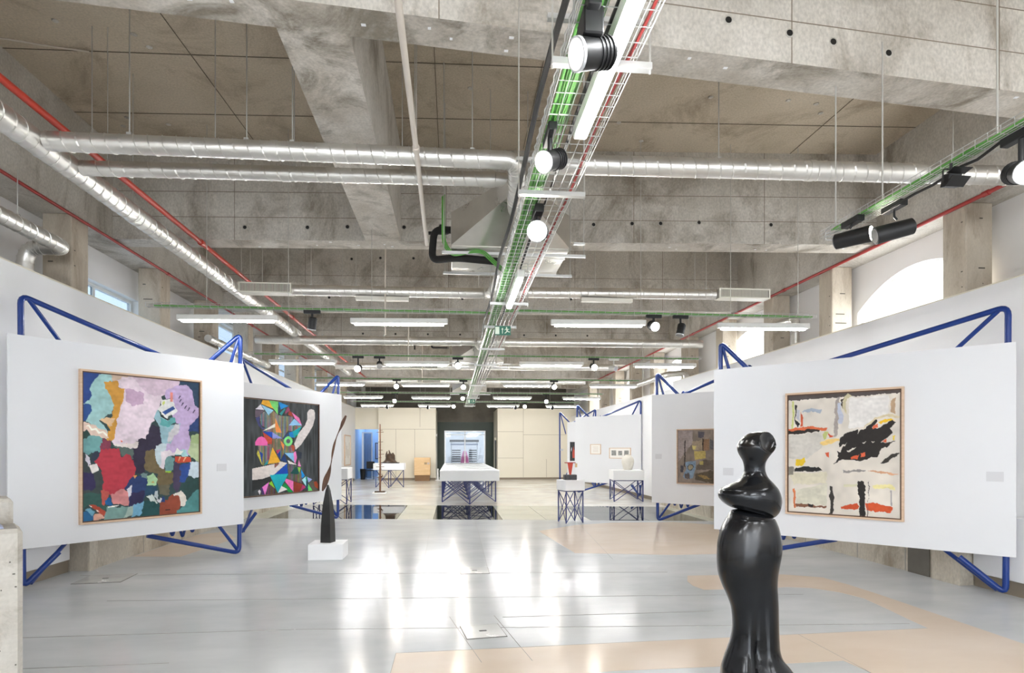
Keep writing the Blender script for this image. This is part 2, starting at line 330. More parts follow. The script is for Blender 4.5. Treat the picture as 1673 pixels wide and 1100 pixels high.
for i in range(46):
    x = random.uniform(-4.6, 6); y = 4.9+random.random()*8
    MB().lathe([(.028, 0), (.034, .006), (.02, .01)], (x, y, 5.79), 8).build('anchor_plug', 'beam', ceil_)
ZB = 4.48
def hole(x, y, z, par):
    o = MB(); o.tube([(x, y-.004, z), (x, y+.03, z)], .026, 10); h = o.build('tie_hole', 'black', par)
    r = MB(); n = 10
    vs = [(x+q*math.cos(2*math.pi*k/n), y-d, z+q*math.sin(2*math.pi*k/n)) for q, d in ((.026, .006), (.038, .001)) for k in range(n)]
    r.add(vs, [(k, (k+1) % n, n+(k+1) % n, n+k) for k in range(n)]); r.build('tie_hole_rim', 'parapet', par)
def beam(y0l, y0r, y1l, y1r, holes=()):
    xl, xr = -4.8, 6.15
    b = struct(MB().hexa([(xl, y0l, ZB), (xr, y0r, ZB), (xr, y1r, ZB), (xl, y1l, ZB), (xl, y0l, 5.8), (xr, y0r, 5.8), (xr, y1r, 5.8), (xl, y1l, 5.8)]).build('concrete_beam', 'beam'))
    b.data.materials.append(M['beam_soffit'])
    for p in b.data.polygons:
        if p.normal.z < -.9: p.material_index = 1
    jm = lambda xa, xb, za, zb: MB().hexa([(xa, y0l+(y0r-y0l)*(xa-xl)/(xr-xl)-.0015, za), (xb, y0l+(y0r-y0l)*(xb-xl)/(xr-xl)-.0015, za), (xb, y0l+(y0r-y0l)*(xb-xl)/(xr-xl)+.01, za), (xa, y0l+(y0r-y0l)*(xa-xl)/(xr-xl)+.01, za),
                                           (xa, y0l+(y0r-y0l)*(xa-xl)/(xr-xl)-.0015, zb), (xb, y0l+(y0r-y0l)*(xb-xl)/(xr-xl)-.0015, zb), (xb, y0l+(y0r-y0l)*(xb-xl)/(xr-xl)+.01, zb), (xa, y0l+(y0r-y0l)*(xa-xl)/(xr-xl)+.01, zb)]).build('formwork_joint', 'beam_joint', b)
    jm(xl, xr, 4.80, 4.808); jm(xl, xr, 5.16, 5.168)
    for x in (-3.1, -.1, 2.6, 4.5): jm(x, x+.008, ZB, 5.8)
    for x, z in holes: hole(x, y0l+(y0r-y0l)*(x-xl)/(xr-xl), z, b)
    k = random.Random(int(y0l*10))
    for i in range(14):
        x = k.uniform(xl+.3, xr-.3); f = (x-xl)/(xr-xl); ya = y0l+(y0r-y0l)*f; yb_ = y1l+(y1r-y1l)*f
        y = k.uniform(ya+.05, yb_-.05); s_ = k.uniform(.008, .02)
        MB().box(x-s_, x+s_, y-.012, y+.012, ZB-.003, ZB+.004).build('plaster_dab', 'white', b)
    return b
beam(-12, -12, -11.6, -11.6); beam(-7.9, -7.9, -7.5, -7.5); beam(-3.9, -3.5, -3.55, -3.15); beam(0.1, .9, .45, 1.25)
beam(3.86, 4.80, 4.13, 5.16, [(2.073, 4.745), (2.584, 4.709), (2.961, 4.687), (3.455, 4.657), (-3.2, 4.7), (-2.4, 4.7), (-.2, 4.75), (1.3, 4.75)])
beam(9.18, 8.38, 9.52, 8.76, [(-2.95, 4.66), (-2.067, 4.666), (-1.501, 4.678), (-.697, 4.68), (-.173, 4.699), (2.021, 4.741), (2.577, 4.76), (2.991, 4.766), (3.549, 4.785), (4.6, 4.76)])
beam(13.35, 12.75, 13.85, 13.25, [(-2.13, 5.52), (-1.528, 5.55), (-.832, 5.55), (1.498, 4.706), (2.519, 4.716), (-2.6, 4.7), (-1.2, 4.7), (.2, 4.7), (3.6, 4.7)])
beam(17.5, 17.0, 17.95, 17.45, [(x*.9-2.5, 4.72) for x in range(8)]); beam(21.5, 21.1, 21.9, 21.5, [(x*.9-2.5, 4.72) for x in range(8)]); beam(25.6, 25.3, 26.0, 25.7); beam(29.5, 29.5, 29.9, 29.9)
lb = struct(MB().hexa([(-1.245, 4.45, ZB+.004), (-.74, 4.49, ZB+.004), (-.74, 8.9, ZB+.004), (-1.245, 8.94, ZB+.004), (-1.245, 4.45, 5.8), (-.74, 4.49, 5.8), (-.74, 8.9, 5.8), (-1.245, 8.94, 5.8)]).build('concrete_beam', 'beam'))
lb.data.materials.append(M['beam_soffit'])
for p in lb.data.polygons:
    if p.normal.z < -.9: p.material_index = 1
struct(MB().box(-5.3, -4.8, -14, 34.6, ZB, 5.8).build('concrete_edge_beam', 'beam'))
struct(MB().box(6.15, 6.65, -14, 34.6, ZB, 5.8).build('concrete_edge_beam', 'beam'))
def column(x0, x1, y0, y1):
    c = struct(MB().bbox(x0, x1, y0, y1, 0, ZB, .012).build('concrete_column', 'column'))
    xi = x1 if x0 < 0 else x0; s = 1 if x0 < 0 else -1
    k = random.Random(int(y0*100))
    for i in range(5):
        z = k.uniform(2.8, 4.4); 
        MB().box(min(xi, xi+s*.003), max(xi, xi+s*.003), y0+.05, y0+.05+k.uniform(.01, .03), z, z+.012).build('surface_pit', 'dark_wall', c)
        MB().box(x0+.04+k.random()*.2, x0+.06+k.random()*.2, y0-.003, y0+.002, z+.03, z+.045).build('surface_pit', 'dark_wall', c)
for y in (-12, -9.5, -7, -4.5, -2, 1.4, 3.6, 5.85, 8.24, 10.6, 12.76, 14.95, 17.15, 19.35, 21.55, 23.75, 25.95, 28.1): column(-5.15, -4.8, y, y+.36)
for y in (-12, -9.5, -7, -4.5, -2, 1.0, 2.6, 4.5, 6.81, 9.43, 11.28, 13.5, 15.7, 18.33, 20.6, 22.8, 25, 27.2): column(6.15, 6.5, y, y+.36)

# outer walls with their windows
def wall_left():
    ws = [(3.4, 5.7), (8.75, 10.95), (13.4, 15.95), (18.3, 20.9), (23.4, 26)]
    m = MB(); y = -14
    tops = [4.0, 4.0, 4.42, 4.42, 4.42]
    for (a, b), t in zip(ws, tops):
        m.box(-5.5, -5.3, y, a, 0, ZB); m.box(-5.5, -5.3, a, b, 0, 2.2); m.box(-5.5, -5.3, a, b, t, ZB); y = b
    m.box(-5.5, -5.3, y, 34.6, 0, ZB)
    struct(m.build('wall_left', 'upper_wall'))
    for i, ((a, b), t) in enumerate(zip(ws, tops)):
        w = struct(MB().box(-5.47, -5.41, a, b, 2.2, 2.26).box(-5.47, -5.41, a, b, t-.05, t).box(-5.47, -5.41, a, a+.05, 2.26, t-.05).box(-5.47, -5.41, b-.05, b, 2.26, t-.05).build('window_%d' % (i+1), 'lamp_body'))
        h = (b-a)/2
        for k in range(2): MB().box(-5.445, -5.435, a+h*k+.03, a+h*(k+1)-.03, 2.24, t-.04).build('pane', 'glass', w)
        MB().box(-5.46, -5.42, a+h-.03, a+h+.03, 2.26, t-.05).build('mullion', 'lamp_body', w)
        MB().box(-5.46, -5.42, a, b, t-.45, t-.41).build('transom', 'lamp_body', w)
wall_left()
def arch_pts(a, b, z0, zs, zc, n=16):
    h = (b-a)/2; return [(a+(b-a)*k/n, zs+(zc-zs)*(1-(2*k/n-1)**2)) for k in range(n+1)]
def wall_right():
    ws = [(1.6, 4.1), (6.95, 9.44), (12.0, 14.2), (16.5, 18.7), (21, 23.2), (25.4, 27.6)]
    m = MB(); y = -14; n = 16
    for a, b in ws:
        m.box(6.6, 6.8, y, a, 0, ZB); m.box(6.6, 6.8, a, b, 0, 2.2); y = b
        p = arch_pts(a, b, 2.2, 3.72, 4.16)
        for k in range(n):
            (ya, za), (yb_, zb_) = p[k], p[k+1]
            m.hexa([(6.6, ya, za), (6.8, ya, za), (6.8, yb_, zb_), (6.6, yb_, zb_), (6.6, ya, ZB), (6.8, ya, ZB), (6.8, yb_, ZB), (6.6, yb_, ZB)])
    m.box(6.6, 6.8, y, 34.6, 0, ZB)
    struct(m.build('wall_right', 'upper_wall'))
    for i, (a, b) in enumerate(ws):
        p = arch_pts(a, b, 2.2, 3.72, 4.16)
        w = struct(MB().tube([(6.7, a+.02, 2.2)]+[(6.7, y, z) for y, z in p]+[(6.7, b-.02, 2.2)], .03, 6).build('window_%d' % (i+6), 'lamp_body'))
        MB().prism([(6.7, a, 2.2), (6.7, b, 2.2)]+[(6.7, y, z) for y, z in p[::-1]], (.02, 0, 0)).build('pane', 'frost', w)
wall_right()
# white partitions in front of the columns, concrete low wall below
wl = struct(MB().box(LW-.06, LW, -14, 30.3, .80, 3.5).build('wall_left_2', 'white'))
MB().box(LW-.065, LW+.004, -14, 30.3, 3.5, 3.515).build('ledge', 'cream', wl)
MB().box(LW-.06, LW, 17.2, 30.3, .06, .80).build('lower_panel', 'white', wl)
wr = struct(MB().box(RW, RW+.06, -14, 15.9, .80, 3.29).build('wall_right_2', 'white'))
MB().box(RW-.004, RW+.065, -14, 15.9, 3.29, 3.305).build('ledge', 'cream', wr)
wr2 = struct(MB().box(RW, RW+.06, 15.9, 30.2, .06, 3.12).build('wall_right_3', 'white'))
low = struct(MB().box(LW, -4.47, 8.0, 17.2, 0, .86).build('wall_left_low', 'plinth_wall'))
for y in (8.12, 9.35, 10.6, 12.1, 13.9, 15.6): MB().box(-4.474, -4.4675, y, y+.012, .0, .86).build('cast_joint', 'joint', low)
MB().box(-4.47, -4.44, 7.98, 8.16, 0, .86).build('end_pier', 'plinth_wall', low)
lowr = struct(MB().box(5.56, RW, 6.22, 15.9, 0, .86).build('wall_right_low', 'plinth_wall'))
for y in (6.42, 7.05, 7.95, 9.2, 10.5, 11.9): MB().box(5.5575, 5.564, y, y+.012, 0, .86).build('cast_joint', 'joint', lowr)
MB().box(5.53, 5.56, 6.20, 6.60, 0, .86).build('end_pier', 'plinth_wall', lowr)
MB().box(5.548, 5.57, 6.66, 7.0, 0, .855).build('rough_patch', 'dark_wall', lowr)
# white heater casings under the partitions, near bays
hl = thing('wall_heater', 'white wall heater casing with grey grille low under the left panel', 'heater', (-4.6, 6.4, 0))
MB().bbox(-4.72, -4.65, 5.0, 7.95, .15, .80, .006).build('casing', 'white', hl)
MB().box(-4.72, -4.67, 5.0, 7.95, 0, .15).build('skirting', 'skirt', hl)
MB().box(-4.655, -4.645, 5.2, 7.72, .40, .62).build('grille', 'heater', hl)
gf = MB(); [gf.box(-4.648, -4.640, 5.2+k*.045, 5.215+k*.045, .41, .61) for k in range(56)]; gf.build('grille_fins', 'heater', hl, kind='stuff')
MB().box(-4.655, -4.640, 7.72, 7.76, .38, .64).build('trim', 'column', hl)
hr = thing('wall_heater', 'plain white heater casing low under the right panel', 'heater', (5.7, 5.0, 0))
MB().bbox(5.68, 5.84, 3.0, 6.2, .15, .80, .006).build('casing', 'white', hr)
MB().box(5.70, 5.84, 3.0, 6.2, 0, .15).build('skirting', 'skirt', hr)
struct(MB().box(LW, LW+.02, 17.2, 29.9, 0, .1).build('baseboard_left', 'skirt'))
struct(MB().box(RW-.02, RW, 15.9, 29.9, 0, .1).build('baseboard_right', 'skirt'))
# back of the hall: cream partitions, green recess, blue room
bk = struct(MB().box(-3.584, -.83, 30, 33, 0, 3.5).build('wall_back_left', 'cream'))
for (x0, x1, z0, z1) in ((-3.58, -2.76, 0, .1), ):
    MB().box(-3.584, -.83, 29.985, 30, 0, .1).build('skirting', 'skirt', bk)
for z in (2.46,): MB().box(-3.584, -.83, 29.994, 30.002, z, z+.012).build('panel_joint', 'skirt', bk)
for x, z0, z1 in ((-2.75, 0, 2.46), (-2.75+.9, 0, 2.46), (-1.6, 2.47, 3.5)): MB().box(x, x+.012, 29.994, 30.002, z0+.1, z1).build('panel_joint', 'skirt', bk)
bk2 = struct(MB().box(-4.9, -3.584, 30.3, 30.45, 2.46, 3.5).build('wall_back_header', 'cream'))
br = struct(MB().box(2.185, 6.15, 30, 33, 0, 3.5).build('wall_back_right', 'cream'))
MB().box(2.185, 6.1, 29.985, 30, 0, .1).build('skirting', 'skirt', br)
for z, x0, x1 in ((2.35, 2.19, 3.45), (2.2, 3.46, 5.6), (1.05, 2.19, 3.45)): MB().box(x0, x1, 29.994, 30.002, z, z+.012).build('panel_joint', 'skirt', br)
for x, z0, z1 in ((3.45, .1, 3.5), (4.6, .1, 1.0)): MB().box(x, x+.012, 29.994, 30.002, z0, z1).build('panel_joint', 'skirt', br)
gm = MB().box(-.83, -.46, 33, 33.2, 0, 2.95).box(1.745, 2.185, 33, 33.2, 0, 2.95).box(-.46, 1.745, 33, 33.2, 2.49, 2.95)
struct(gm.build('wall_back_green', 'green_wall'))
struct(MB().box(-.83, 2.185, 33, 33.2, 2.95, 5.8).build('wall_back_upper', 'dark_wall'))
struct(MB().box(-5.5, -.83, 34.4, 34.6, 0, 5.8).build('wall_back', 'dark_wall')); struct(MB().box(2.185, 6.65, 33, 33.2, 3.5, 5.8).build('wall_back_2', 'dark_wall'))
struct(MB().box(-3.58, -.83, 33, 33.2, 3.5, 5.8).build('wall_back_3', 'dark_wall'))
dr = struct(MB().box(-.46, -.40, 32.97, 33.1, 0, 2.49).box(1.685, 1.745, 32.97, 33.1, 0, 2.49).box(-.40, 1.685, 32.97, 33.1, 2.43, 2.49).build('door_1', 'steel'))
for a, b in ((-.40, .64), (.645, 1.685)):
    MB().box(a+.01, b-.01, 33.03, 33.045, .02, 2.43).build('pane', 'door_glass', dr)
MB().box(.615, .67, 33.0, 33.06, 0, 2.43).build('door_stile', 'steel', dr)
MB().box(-.40, 1.685, 33.0, 33.06, 2.25, 2.29).build('transom', 'steel', dr)
# blue room beyond the opening at the far left
struct(MB().box(-4.9, -4.78, 30.45, 34.4, 0, 3.5).build('wall_left_blue', 'blue_wall')); struct(MB().box(-4.78, -3.59, 34.2, 34.4, 0, 3.5).build('wall_back_blue', 'blue_wall'))
struct(MB().box(-3.64, -3.585, 30.45, 34.2, 0, 3.5).build('wall_right_blue', 'blue_wall')); struct(MB().box(-4.9, -3.585, 30.45, 34.4, 3.5, 3.55).build('ceiling_2', 'white'))
d2 = struct(MB().box(-4.60, -4.50, 31.6, 31.66, 0, 2.3).box(-4.12, -4.07, 31.6, 31.66, 0, 2.3).box(-4.6, -4.07, 31.6, 31.66, 2.3, 2.36).build('door_2', 'white'))
MB().box(-4.50, -4.12, 31.62, 31.64, .02, 2.3).build('pane', 'door_glass', d2)
# outside, through the back door
fc = struct(MB().box(-4, 6, 39, 39.3, 0, 7).build('exterior_wall', 'white'))
struct(MB().box(-6, 8, 33.2, 39, -.1, -.01).build('exterior_ground', 'parapet'))
# ================================================================== CEILING SERVICES
def helix(p, q, r, pitch, n=14, sr=.008):
    p, q = Vector(p), Vector(q); L = (q-p).length; t = (q-p).normalized(); a = t.orthogonal().normalized(); b = t.cross(a)
    m = MB(); k = int(L/pitch*n)
    pts = [p+t*(L*i/k)+(r)*(math.cos(2*math.pi*i/n)*a+math.sin(2*math.pi*i/n)*b) for i in range(k+1)]
    m.tube(pts, sr, 3, caps=False, sm=False); return m
def duct_tube(t, p, q, r, pitch=.12, name='duct_tube'):
    d = MB().tube([p, q], r, 24).build(name, 'duct', t)
    helix(p, q, r, pitch).build('spiral_seam', 'duct', d)
    L = (Vector(q)-Vector(p)).length; u = (Vector(q)-Vector(p)).normalized()
    k = int(L//3)
    for i in range(1, k+1):
        c = Vector(p)+u*(L*i/(k+1)); MB().tube([c-u*.03, c+u*.03], r+.006, 24).build('coupling', 'duct', d)
    return d
def elbow(t, pts, r, rb, name='elbow'):
    e = MB().tube(fillet(pts, rb, 6), r, 20).build(name, 'duct', t)
    f = fillet(pts, rb, 6)
    for i in range(1, len(f)-1):
        u = (f[i+1]-f[i-1]).normalized(); MB().tube([f[i]-u*.006, f[i]+u*.006], r+.005, 20).build('segment_seam', 'duct', e)
    return e
def rods(t, pts, zt, r=.005, d=0, clamp=.02):
    for (x, y, z) in pts:
        rd = MB().tube([(x, y, z), (x, y, zt)], r, 6).build('hanger_rod', 'rod', t)
        if clamp: MB().box(x-clamp, x+clamp, y-clamp, y+clamp, z-.012, z+.02).build('clamp', 'rod', rd)
def slot_grille(t, x0, x1, y0, y1, z0, z1, name='grille', bars=True):
    g = MB().box(x0, x1, y0, y0+.02, z0, z0+.02).box(x0, x1, y0, y0+.02, z1-.02, z1).box(x0, x0+.025, y0, y0+.02, z0+.02, z1-.02).box(x1-.025, x1, y0, y0+.02, z0+.02, z1-.02).build(name, 'grille', t)
    MB().box(x0+.005, x1-.005, y0+.016, y1, z0+.004, z1-.004).build('grille_box', 'grille', g)
    MB().box(x0+.02, x1-.02, y0+.010, y0+.0165, z0+.015, z1-.015).build('grille_back', 'slot', g)
    m = MB(); n = int((x1-x0-.05)/.022)
    for k in range(n): m.box(x0+.03+k*.022, x0+.038+k*.022, y0+.002, y0+.011, z0+.018, z1-.018)
    m.build('grille_blades', 'grille', g, kind='stuff')
    return g
# long duct on the left
t = thing('spiral_duct', 'long silver spiral duct running down the left side under the beams', 'duct', (-3.65, 12, 4.2))
duct_tube(t, (-3.65, -13, 4.2), (-3.65, 22.0, 4.2), .105, .14)
rods(t, [(-3.65, y, 4.3) for y in (3.2, 6.6, 7.4, 11, 15, 19)], 5.8)
# paired cross ducts in the nearest bay, left of the tray
t = thing('spiral_duct', 'upper of the two silver cross ducts in the nearest bay, left of the cable tray', 'duct', (-1.6, 5.72, 4.2))
duct_tube(t, (-3.545, 5.73, 4.2), (.34, 5.70, 4.2), .082)
elbow(t, [(.34, 5.70, 4.2), (.60, 5.70, 4.2), (.62, 5.95, 4.0), (.62, 6.35, 3.98)], .082, .16)
rods(t, [(-2.85, 5.72, 4.28), (-1.85, 5.72, 4.28), (-1.45, 5.72, 4.28), (-.35, 5.71, 4.28), (.18, 5.71, 4.28)], 5.8)
t = thing('spiral_duct', 'lower of the two silver cross ducts in the nearest bay, left of the cable tray', 'duct', (-1.6, 6.18, 4.2))
duct_tube(t, (-3.545, 6.25, 4.2), (.30, 6.12, 4.2), .070)
MB().tube([(.30, 6.12, 4.2), (.42, 6.115, 4.2)], .077, 20).build('end_collar', 'duct', t)
elbow(t, [(.42, 6.115, 4.2), (.62, 6.12, 4.19), (.80, 6.3, 4.1)], .07, .1)
rods(t, [(-2.3, 6.2, 4.27), (-1.55, 6.18, 4.27), (-.5, 6.15, 4.27)], 5.8)
t = thing('spiral_duct', 'silver cross duct in the nearest bay, right of the cable tray', 'duct', (3.4, 5.66, 4.2))
duct_tube(t, (.80, 5.74, 4.2), (6.1, 5.52, 4.2), .090)
rods(t, [(2.55, 5.68, 4.29), (1.3, 5.7, 4.29), (4.9, 5.58, 4.29)], 5.8)
# second bay duct with grilles
t = thing('spiral_duct', 'silver cross duct with a cream grille at each end, in the second bay', 'duct', (1, 10.5, 4.2))
duct_tube(t, (-2.72, 10.70, 4.2), (.26, 10.62, 4.2), .088); duct_tube(t, (.95, 10.5, 4.2), (4.56, 10.30, 4.2), .088)
elbow(t, [(.26, 10.62, 4.2), (.62, 10.6, 4.2), (.66, 9.6, 4.0), (.66, 8.2, 3.95)], .088, .3); MB().tube([(.6, 10.6, 4.2), (.95, 10.5, 4.2)], .08, 16).build('joint_piece', 'duct', t)
slot_grille(t, -3.56, -2.70, 10.56, 10.8, 4.115, 4.285); slot_grille(t, 4.58, 5.50, 10.17, 10.4, 4.115, 4.285)
for x0, x1, y in ((-1.65, -.76, 10.66), (2.2, 3.1, 10.40)): MB().box(x0, x1, y-.05, y+.05, 4.045, 4.11).build('slot_outlet', 'grille', t)
rods(t, [(-2.4, 10.68, 4.28), (-3.2, 10.68, 4.28), (-1.65, 10.67, 4.28), (-.1, 10.63, 4.28), (2.45, 10.42, 4.28), (4.2, 10.32, 4.28), (4.4, 10.31, 4.28)], 5.8)
for i, (y, z, x0, x1) in enumerate(((14.5, 4.04, -4.55, 6.0), (18.6, 4.0, -3.5, 4.9), (22.6, 4.0, -3.5, 4.9))):
    t = thing('spiral_duct', 'silver cross duct in the %s bay, seen behind the %s row of lamps' % (ORD[i+2], ORD[i]), 'duct', (.6, y, z))
    duct_tube(t, (x0, y+.2, z), (.2, y, z), .10, .16); duct_tube(t, (.95, y, z), (x1, y-.2, z), .10, .16)
    elbow(t, [(.2, y, z), (.6, y, z), (.66, y-.8, z-.1), (.66, y-1.45, z-.12)] if i == 1 else [(.2, y, z), (.5, y, z), (.62, y+.22, z-.02), (.64, y+.42, z-.04)], .10 if i == 1 else .085, .25 if i == 1 else .12); MB().tube([(.58, y, z), (.95, y, z)], .09, 16).build('joint_piece', 'duct', t)
    rods(t, [(x, y, z+.1) for x in (-3, -1.6, 2.2, 4)], 5.8)
    if i: slot_grille(t, -1.3, -.45, y-.12, y+.1, z-.09, z+.07); slot_grille(t, 1.7, 2.5, y-.14, y+.1, z-.09, z+.07)
# small duct low on the left with an elbow going down behind the partition
t = thing('spiral_duct', 'short silver duct ending in an elbow that drops behind the left partition', 'duct', (-4.6, 6, 3.9))
duct_tube(t, (-4.62, 2.0, 3.9), (-4.62, 7.62, 3.9), .085, .11)
elbow(t, [(-4.62, 7.55, 3.9), (-4.62, 7.78, 3.9), (-5.05, 7.78, 3.9), (-5.05, 7.78, 3.2)], .085, .2)
rods(t, [(-4.62, 7.0, 3.985)], ZB)
t = thing('spiral_duct', 'small silver duct with an elbow by the left columns, far along the left wall', 'duct', (-4.62, 13.5, 3.6))
duct_tube(t, (-4.66, 12.2, 3.62), (-4.66, 15.8, 3.62), .07, .12); elbow(t, [(-4.66, 15.8, 3.62), (-4.66, 16.1, 3.62), (-4.98, 16.1, 3.6), (-4.98, 16.1, 3.0)], .07, .15)
rods(t, [(-4.66, 13.5, 3.68)], ZB)
t = thing('spiral_duct', 'small silver duct sloping along the right wall behind the second row of lamps', 'duct', (5.7, 16, 3.5))
duct_tube(t, (5.72, 16.2, 3.5), (5.72, 19.2, 3.5), .08, .12); elbow(t, [(5.72, 16.2, 3.5), (5.72, 15.95, 3.5), (6.1, 15.55, 3.5), (6.1, 15.5, 2.9)], .08, .15)
rods(t, [(5.72, 18.0, 3.57)], ZB)
t = thing('spiral_duct', 'vertical silver duct rising behind the right partition beside the second column', 'duct', (6.02, 10.4, 3.2))
duct_tube(t, (6.03, 10.3, 2.6), (6.03, 10.3, 3.62), .07, .1)
elbow(t, [(6.03, 10.3, 3.62), (6.03, 10.3, 3.8), (6.03, 10.8, 3.82)], .07, .15)

# ------------------------------------------------------------------ pipes
def pipe(name, label, pts, r, m, joints=0, fil=.06):
    t = thing(name, label, 'pipe', pts[0])
    b = MB().tube(fillet(pts, fil, 4) if len(pts) > 2 else pts, r, 12).build('pipe_run', m, t)
    p, q = Vector(pts[0]), Vector(pts[-1]); u = (q-p).normalized()
    for i in range(joints):
        c = p+(q-p)*((i+.5)/joints); MB().tube([c-u*.04, c+u*.04], r*1.35, 12).build('coupling', m, t)
    return t
t = pipe('red_pipe', 'bright red sprinkler pipe running high along the left side', [(-3.5, -13, 4.385), (-3.5, 26, 4.385)], .032, 'red', 8)
rods(t, [(-3.5, y, 4.415) for y in (3.0, 6.6, 11.0, 15.2)], 5.8, .004)
pipe('red_pipe', 'thin dark red pipe along the foot of the left edge beam', [(-4.775, -13, 4.452), (-4.775, 26, 4.452)], .02, 'dark_red', 9)
pipe('red_pipe', 'thin dark red pipe along the foot of the right edge beam', [(6.12, -13, 4.45), (6.12, 26, 4.45)], .024, 'dark_red', 9)
t = pipe('drain_pipe', 'slim pale pipe running from the camera to the black insulated pipe', [(-.312, .5, 4.07), (-.315, 5.5, 4.08), (-.327, 7.75, 4.07)], .023, 'pipe_white', 0, .2)
for y in (2.75, 5.3): MB().tube([(-.314, y-.03, 4.076), (-.314, y+.03, 4.076)], .031, 12).build('coupling', 'pipe_white', t)
rods(t, [(-.314, 5.35, 4.09), (-.313, 2.8, 4.09)], 5.8, .004, 0, 0)
for i, (y, x) in enumerate(((10.6, -1.15), (13.7, -.98), (18.2, -.9))):
    pipe('drain_pipe', 'thin pale pipe hanging straight down from the ceiling in the %s bay' % ORD[i+1], [(x, y, 3.45), (x, y, 5.8)], .014, 'pipe_white')

# ------------------------------------------------------------------ cable trays
def tray_long(t, x0, x1, y0, y1, z, side=.055, pitch=.1, r=.0028):
    n = int((y1-y0)/pitch); base = None
    for k in range(n):
        y = y0+k*pitch
        if base is None:
            base = MB().tube([(x0, 0, z+side), (x0, 0, z), (x1, 0, z), (x1, 0, z+side)], r, 4, sm=False).build('cross_wire', 'zinc', t, (0, 0, 0)); o = base
        else: o = base.copy(); COL.objects.link(o)
        o.parent = t; o.location = (-t.location.x, y-t.location.y, -t.location.z)
    nx = 6
    for i in range(nx+1):
        x = x0+(x1-x0)*i/nx
        MB().tube([(x, y0, z-.004), (x, y1, z-.004)], r, 4, sm=False).build('long_wire', 'zinc', t)
    for x in (x0, x1):
        for zz in (side*.5, side): MB().tube([(x, y0, z+zz), (x, y1, z+zz)], r, 4, sm=False).build('long_wire', 'zinc', t)
TX0, TX1, TZ = .50, .83, 3.27
t = thing('cable_tray', 'long wire mesh cable tray with green cables down the middle of the hall', 'cable tray', (.66, 10, 3.27))
tray_long(t, TX0, TX1, 1.2, 26.0, TZ)
for i, y in enumerate((2.72, 4.13, 7.3, 8.7, 10.64, 12.7, 16.8, 20.9, 24.8)):
    MB().box(.44, .90, y-.02, y+.02, TZ-.045, TZ-.015).build('support_bar', 'zinc', t)
    if i < 2: MB().box(.44, .90, y+.1, y+.13, TZ+.24, TZ+.265).build('upper_bar', 'zinc', t)
    for x in (.445, .895): MB().tube([(x, y, TZ-.06), (x, y, 5.8 if i else 4.48)], .005, 6).build('hanger_rod', 'rod', t)
def tray_cross(label, x0, x1, y, z, rods_x):
    t = thing('cable_tray', label, 'cable tray', ((x0+x1)/2, y, z))
    w = .05; m = MB(); k = int((x1-x0)/.1)
    for i in range(k+1):
        x = x0+(x1-x0)*i/k; m.tube([(x, y-w, z+.05), (x, y-w, z), (x, y+w, z), (x, y+w, z+.05)], .0028, 4, sm=False)
    m.build('cross_wires', 'zinc', t, kind='stuff')
    for dy, dz in ((-w, .05), (-w, .025), (-w, 0), (0, 0), (w, 0), (w, .025), (w, .05)): MB().tube([(x0, y+dy, z+dz), (x1, y+dy, z+dz)], .0028, 4, sm=False).build('long_wire', 'zinc', t)
    for x in rods_x: MB().tube([(x, y, z), (x, y, 5.8)], .004, 6).build('hanger_rod', 'rod', t)
    return t
def cable(label, pts, r, m, group=None):
    o = MB().tube(pts, r, 5, sm=True).build('cable', m); tag(o, label, 'cable', group); return o
ROWS = [8.44, 12.5, 16.62, 20.75, 24.6]
rr = random.Random(3)
for i, y in enumerate(ROWS):
    tray_cross('wire cable tray left of the long tray over the %s row of lamps' % ORD[i], -4.0, .46, y+.03, 3.37, (-3.25, -2.2, -1.1, -.1))
    tray_cross('wire cable tray right of the long tray over the %s row of lamps' % ORD[i], .86, 5.15, y-.14, 3.37, (1.6, 2.6, 3.9, 4.9))
    for s, (xa, xb, yy) in enumerate(((-3.9, .6, y+.03), (.7, 5.1, y-.14))):
        for k in range(5):
            pts = []
            n = 26
            for j in range(n+1):
                f = j/n; pts.append((xa+(xb-xa)*f, yy-.035+.016*k+rr.uniform(-.006, .006), 3.378+.006*(k % 2)+rr.uniform(0, .008)))
            sd = ('left', 'right')[s]
            cable('green cable in the %s cross tray over the %s row of lamps' % (sd, ORD[i]), pts, .009, 'green_cable', 'green cables in the %s cross tray, %s row' % (sd, ORD[i]))
# green bundle, black and red cables on the long tray
for k in range(14):
    pts = []
    for j in range(90):
        y = 1.2+j*.278
        pts.append((TX0+.022+.0118*(k % 9)+rr.uniform(-.004, .004), y, TZ+.012+.010*(k//9)+(.006 if k % 3 == 1 else 0)+rr.uniform(-.003, .004)))
    cable('green cable in the thick bundle along the long mesh tray', pts, .0062, 'green_cable' if k % 3 != 1 else 'green_cable_dark', 'green cables along the long tray')
for y in (1.9, 2.3, 2.75, 3.2, 3.7, 4.3, 5.0, 5.8, 6.6): tag(MB().tube([(TX0+.01, y, TZ+.004), (TX0+.005, y, TZ+.03), (TX0+.06, y, TZ+.036), (TX0+.125, y, TZ+.03), (TX0+.12, y, TZ+.004), (TX0+.01, y, TZ+.003)], .0022, 4).build('cable_tie', 'exit_white'), 'pale cable tie around the green bundle on the long tray', 'cable tie', 'cable ties on the long tray')
cable('thick black cable hanging along the left flank of the long mesh tray', [(TX0-.035+.01*math.sin(j*.9), 1.2+j*.4, TZ+.10+.012*math.sin(j*1.7)) for j in range(24)], .016, 'black')
cable('black cable lying beside the green bundle in the long mesh tray', [(TX0+.16+.008*math.sin(j*1.1), 1.2+j*.4, TZ+.012) for j in range(40)], .011, 'black')
cable('dark red cable along the right edge of the long mesh tray', [(TX1-.01+.008*math.sin(j*.8), 1.2+j*.35, TZ+.06+.01*math.sin(j*1.3)) for j in range(30)], .009, 'dark_red')
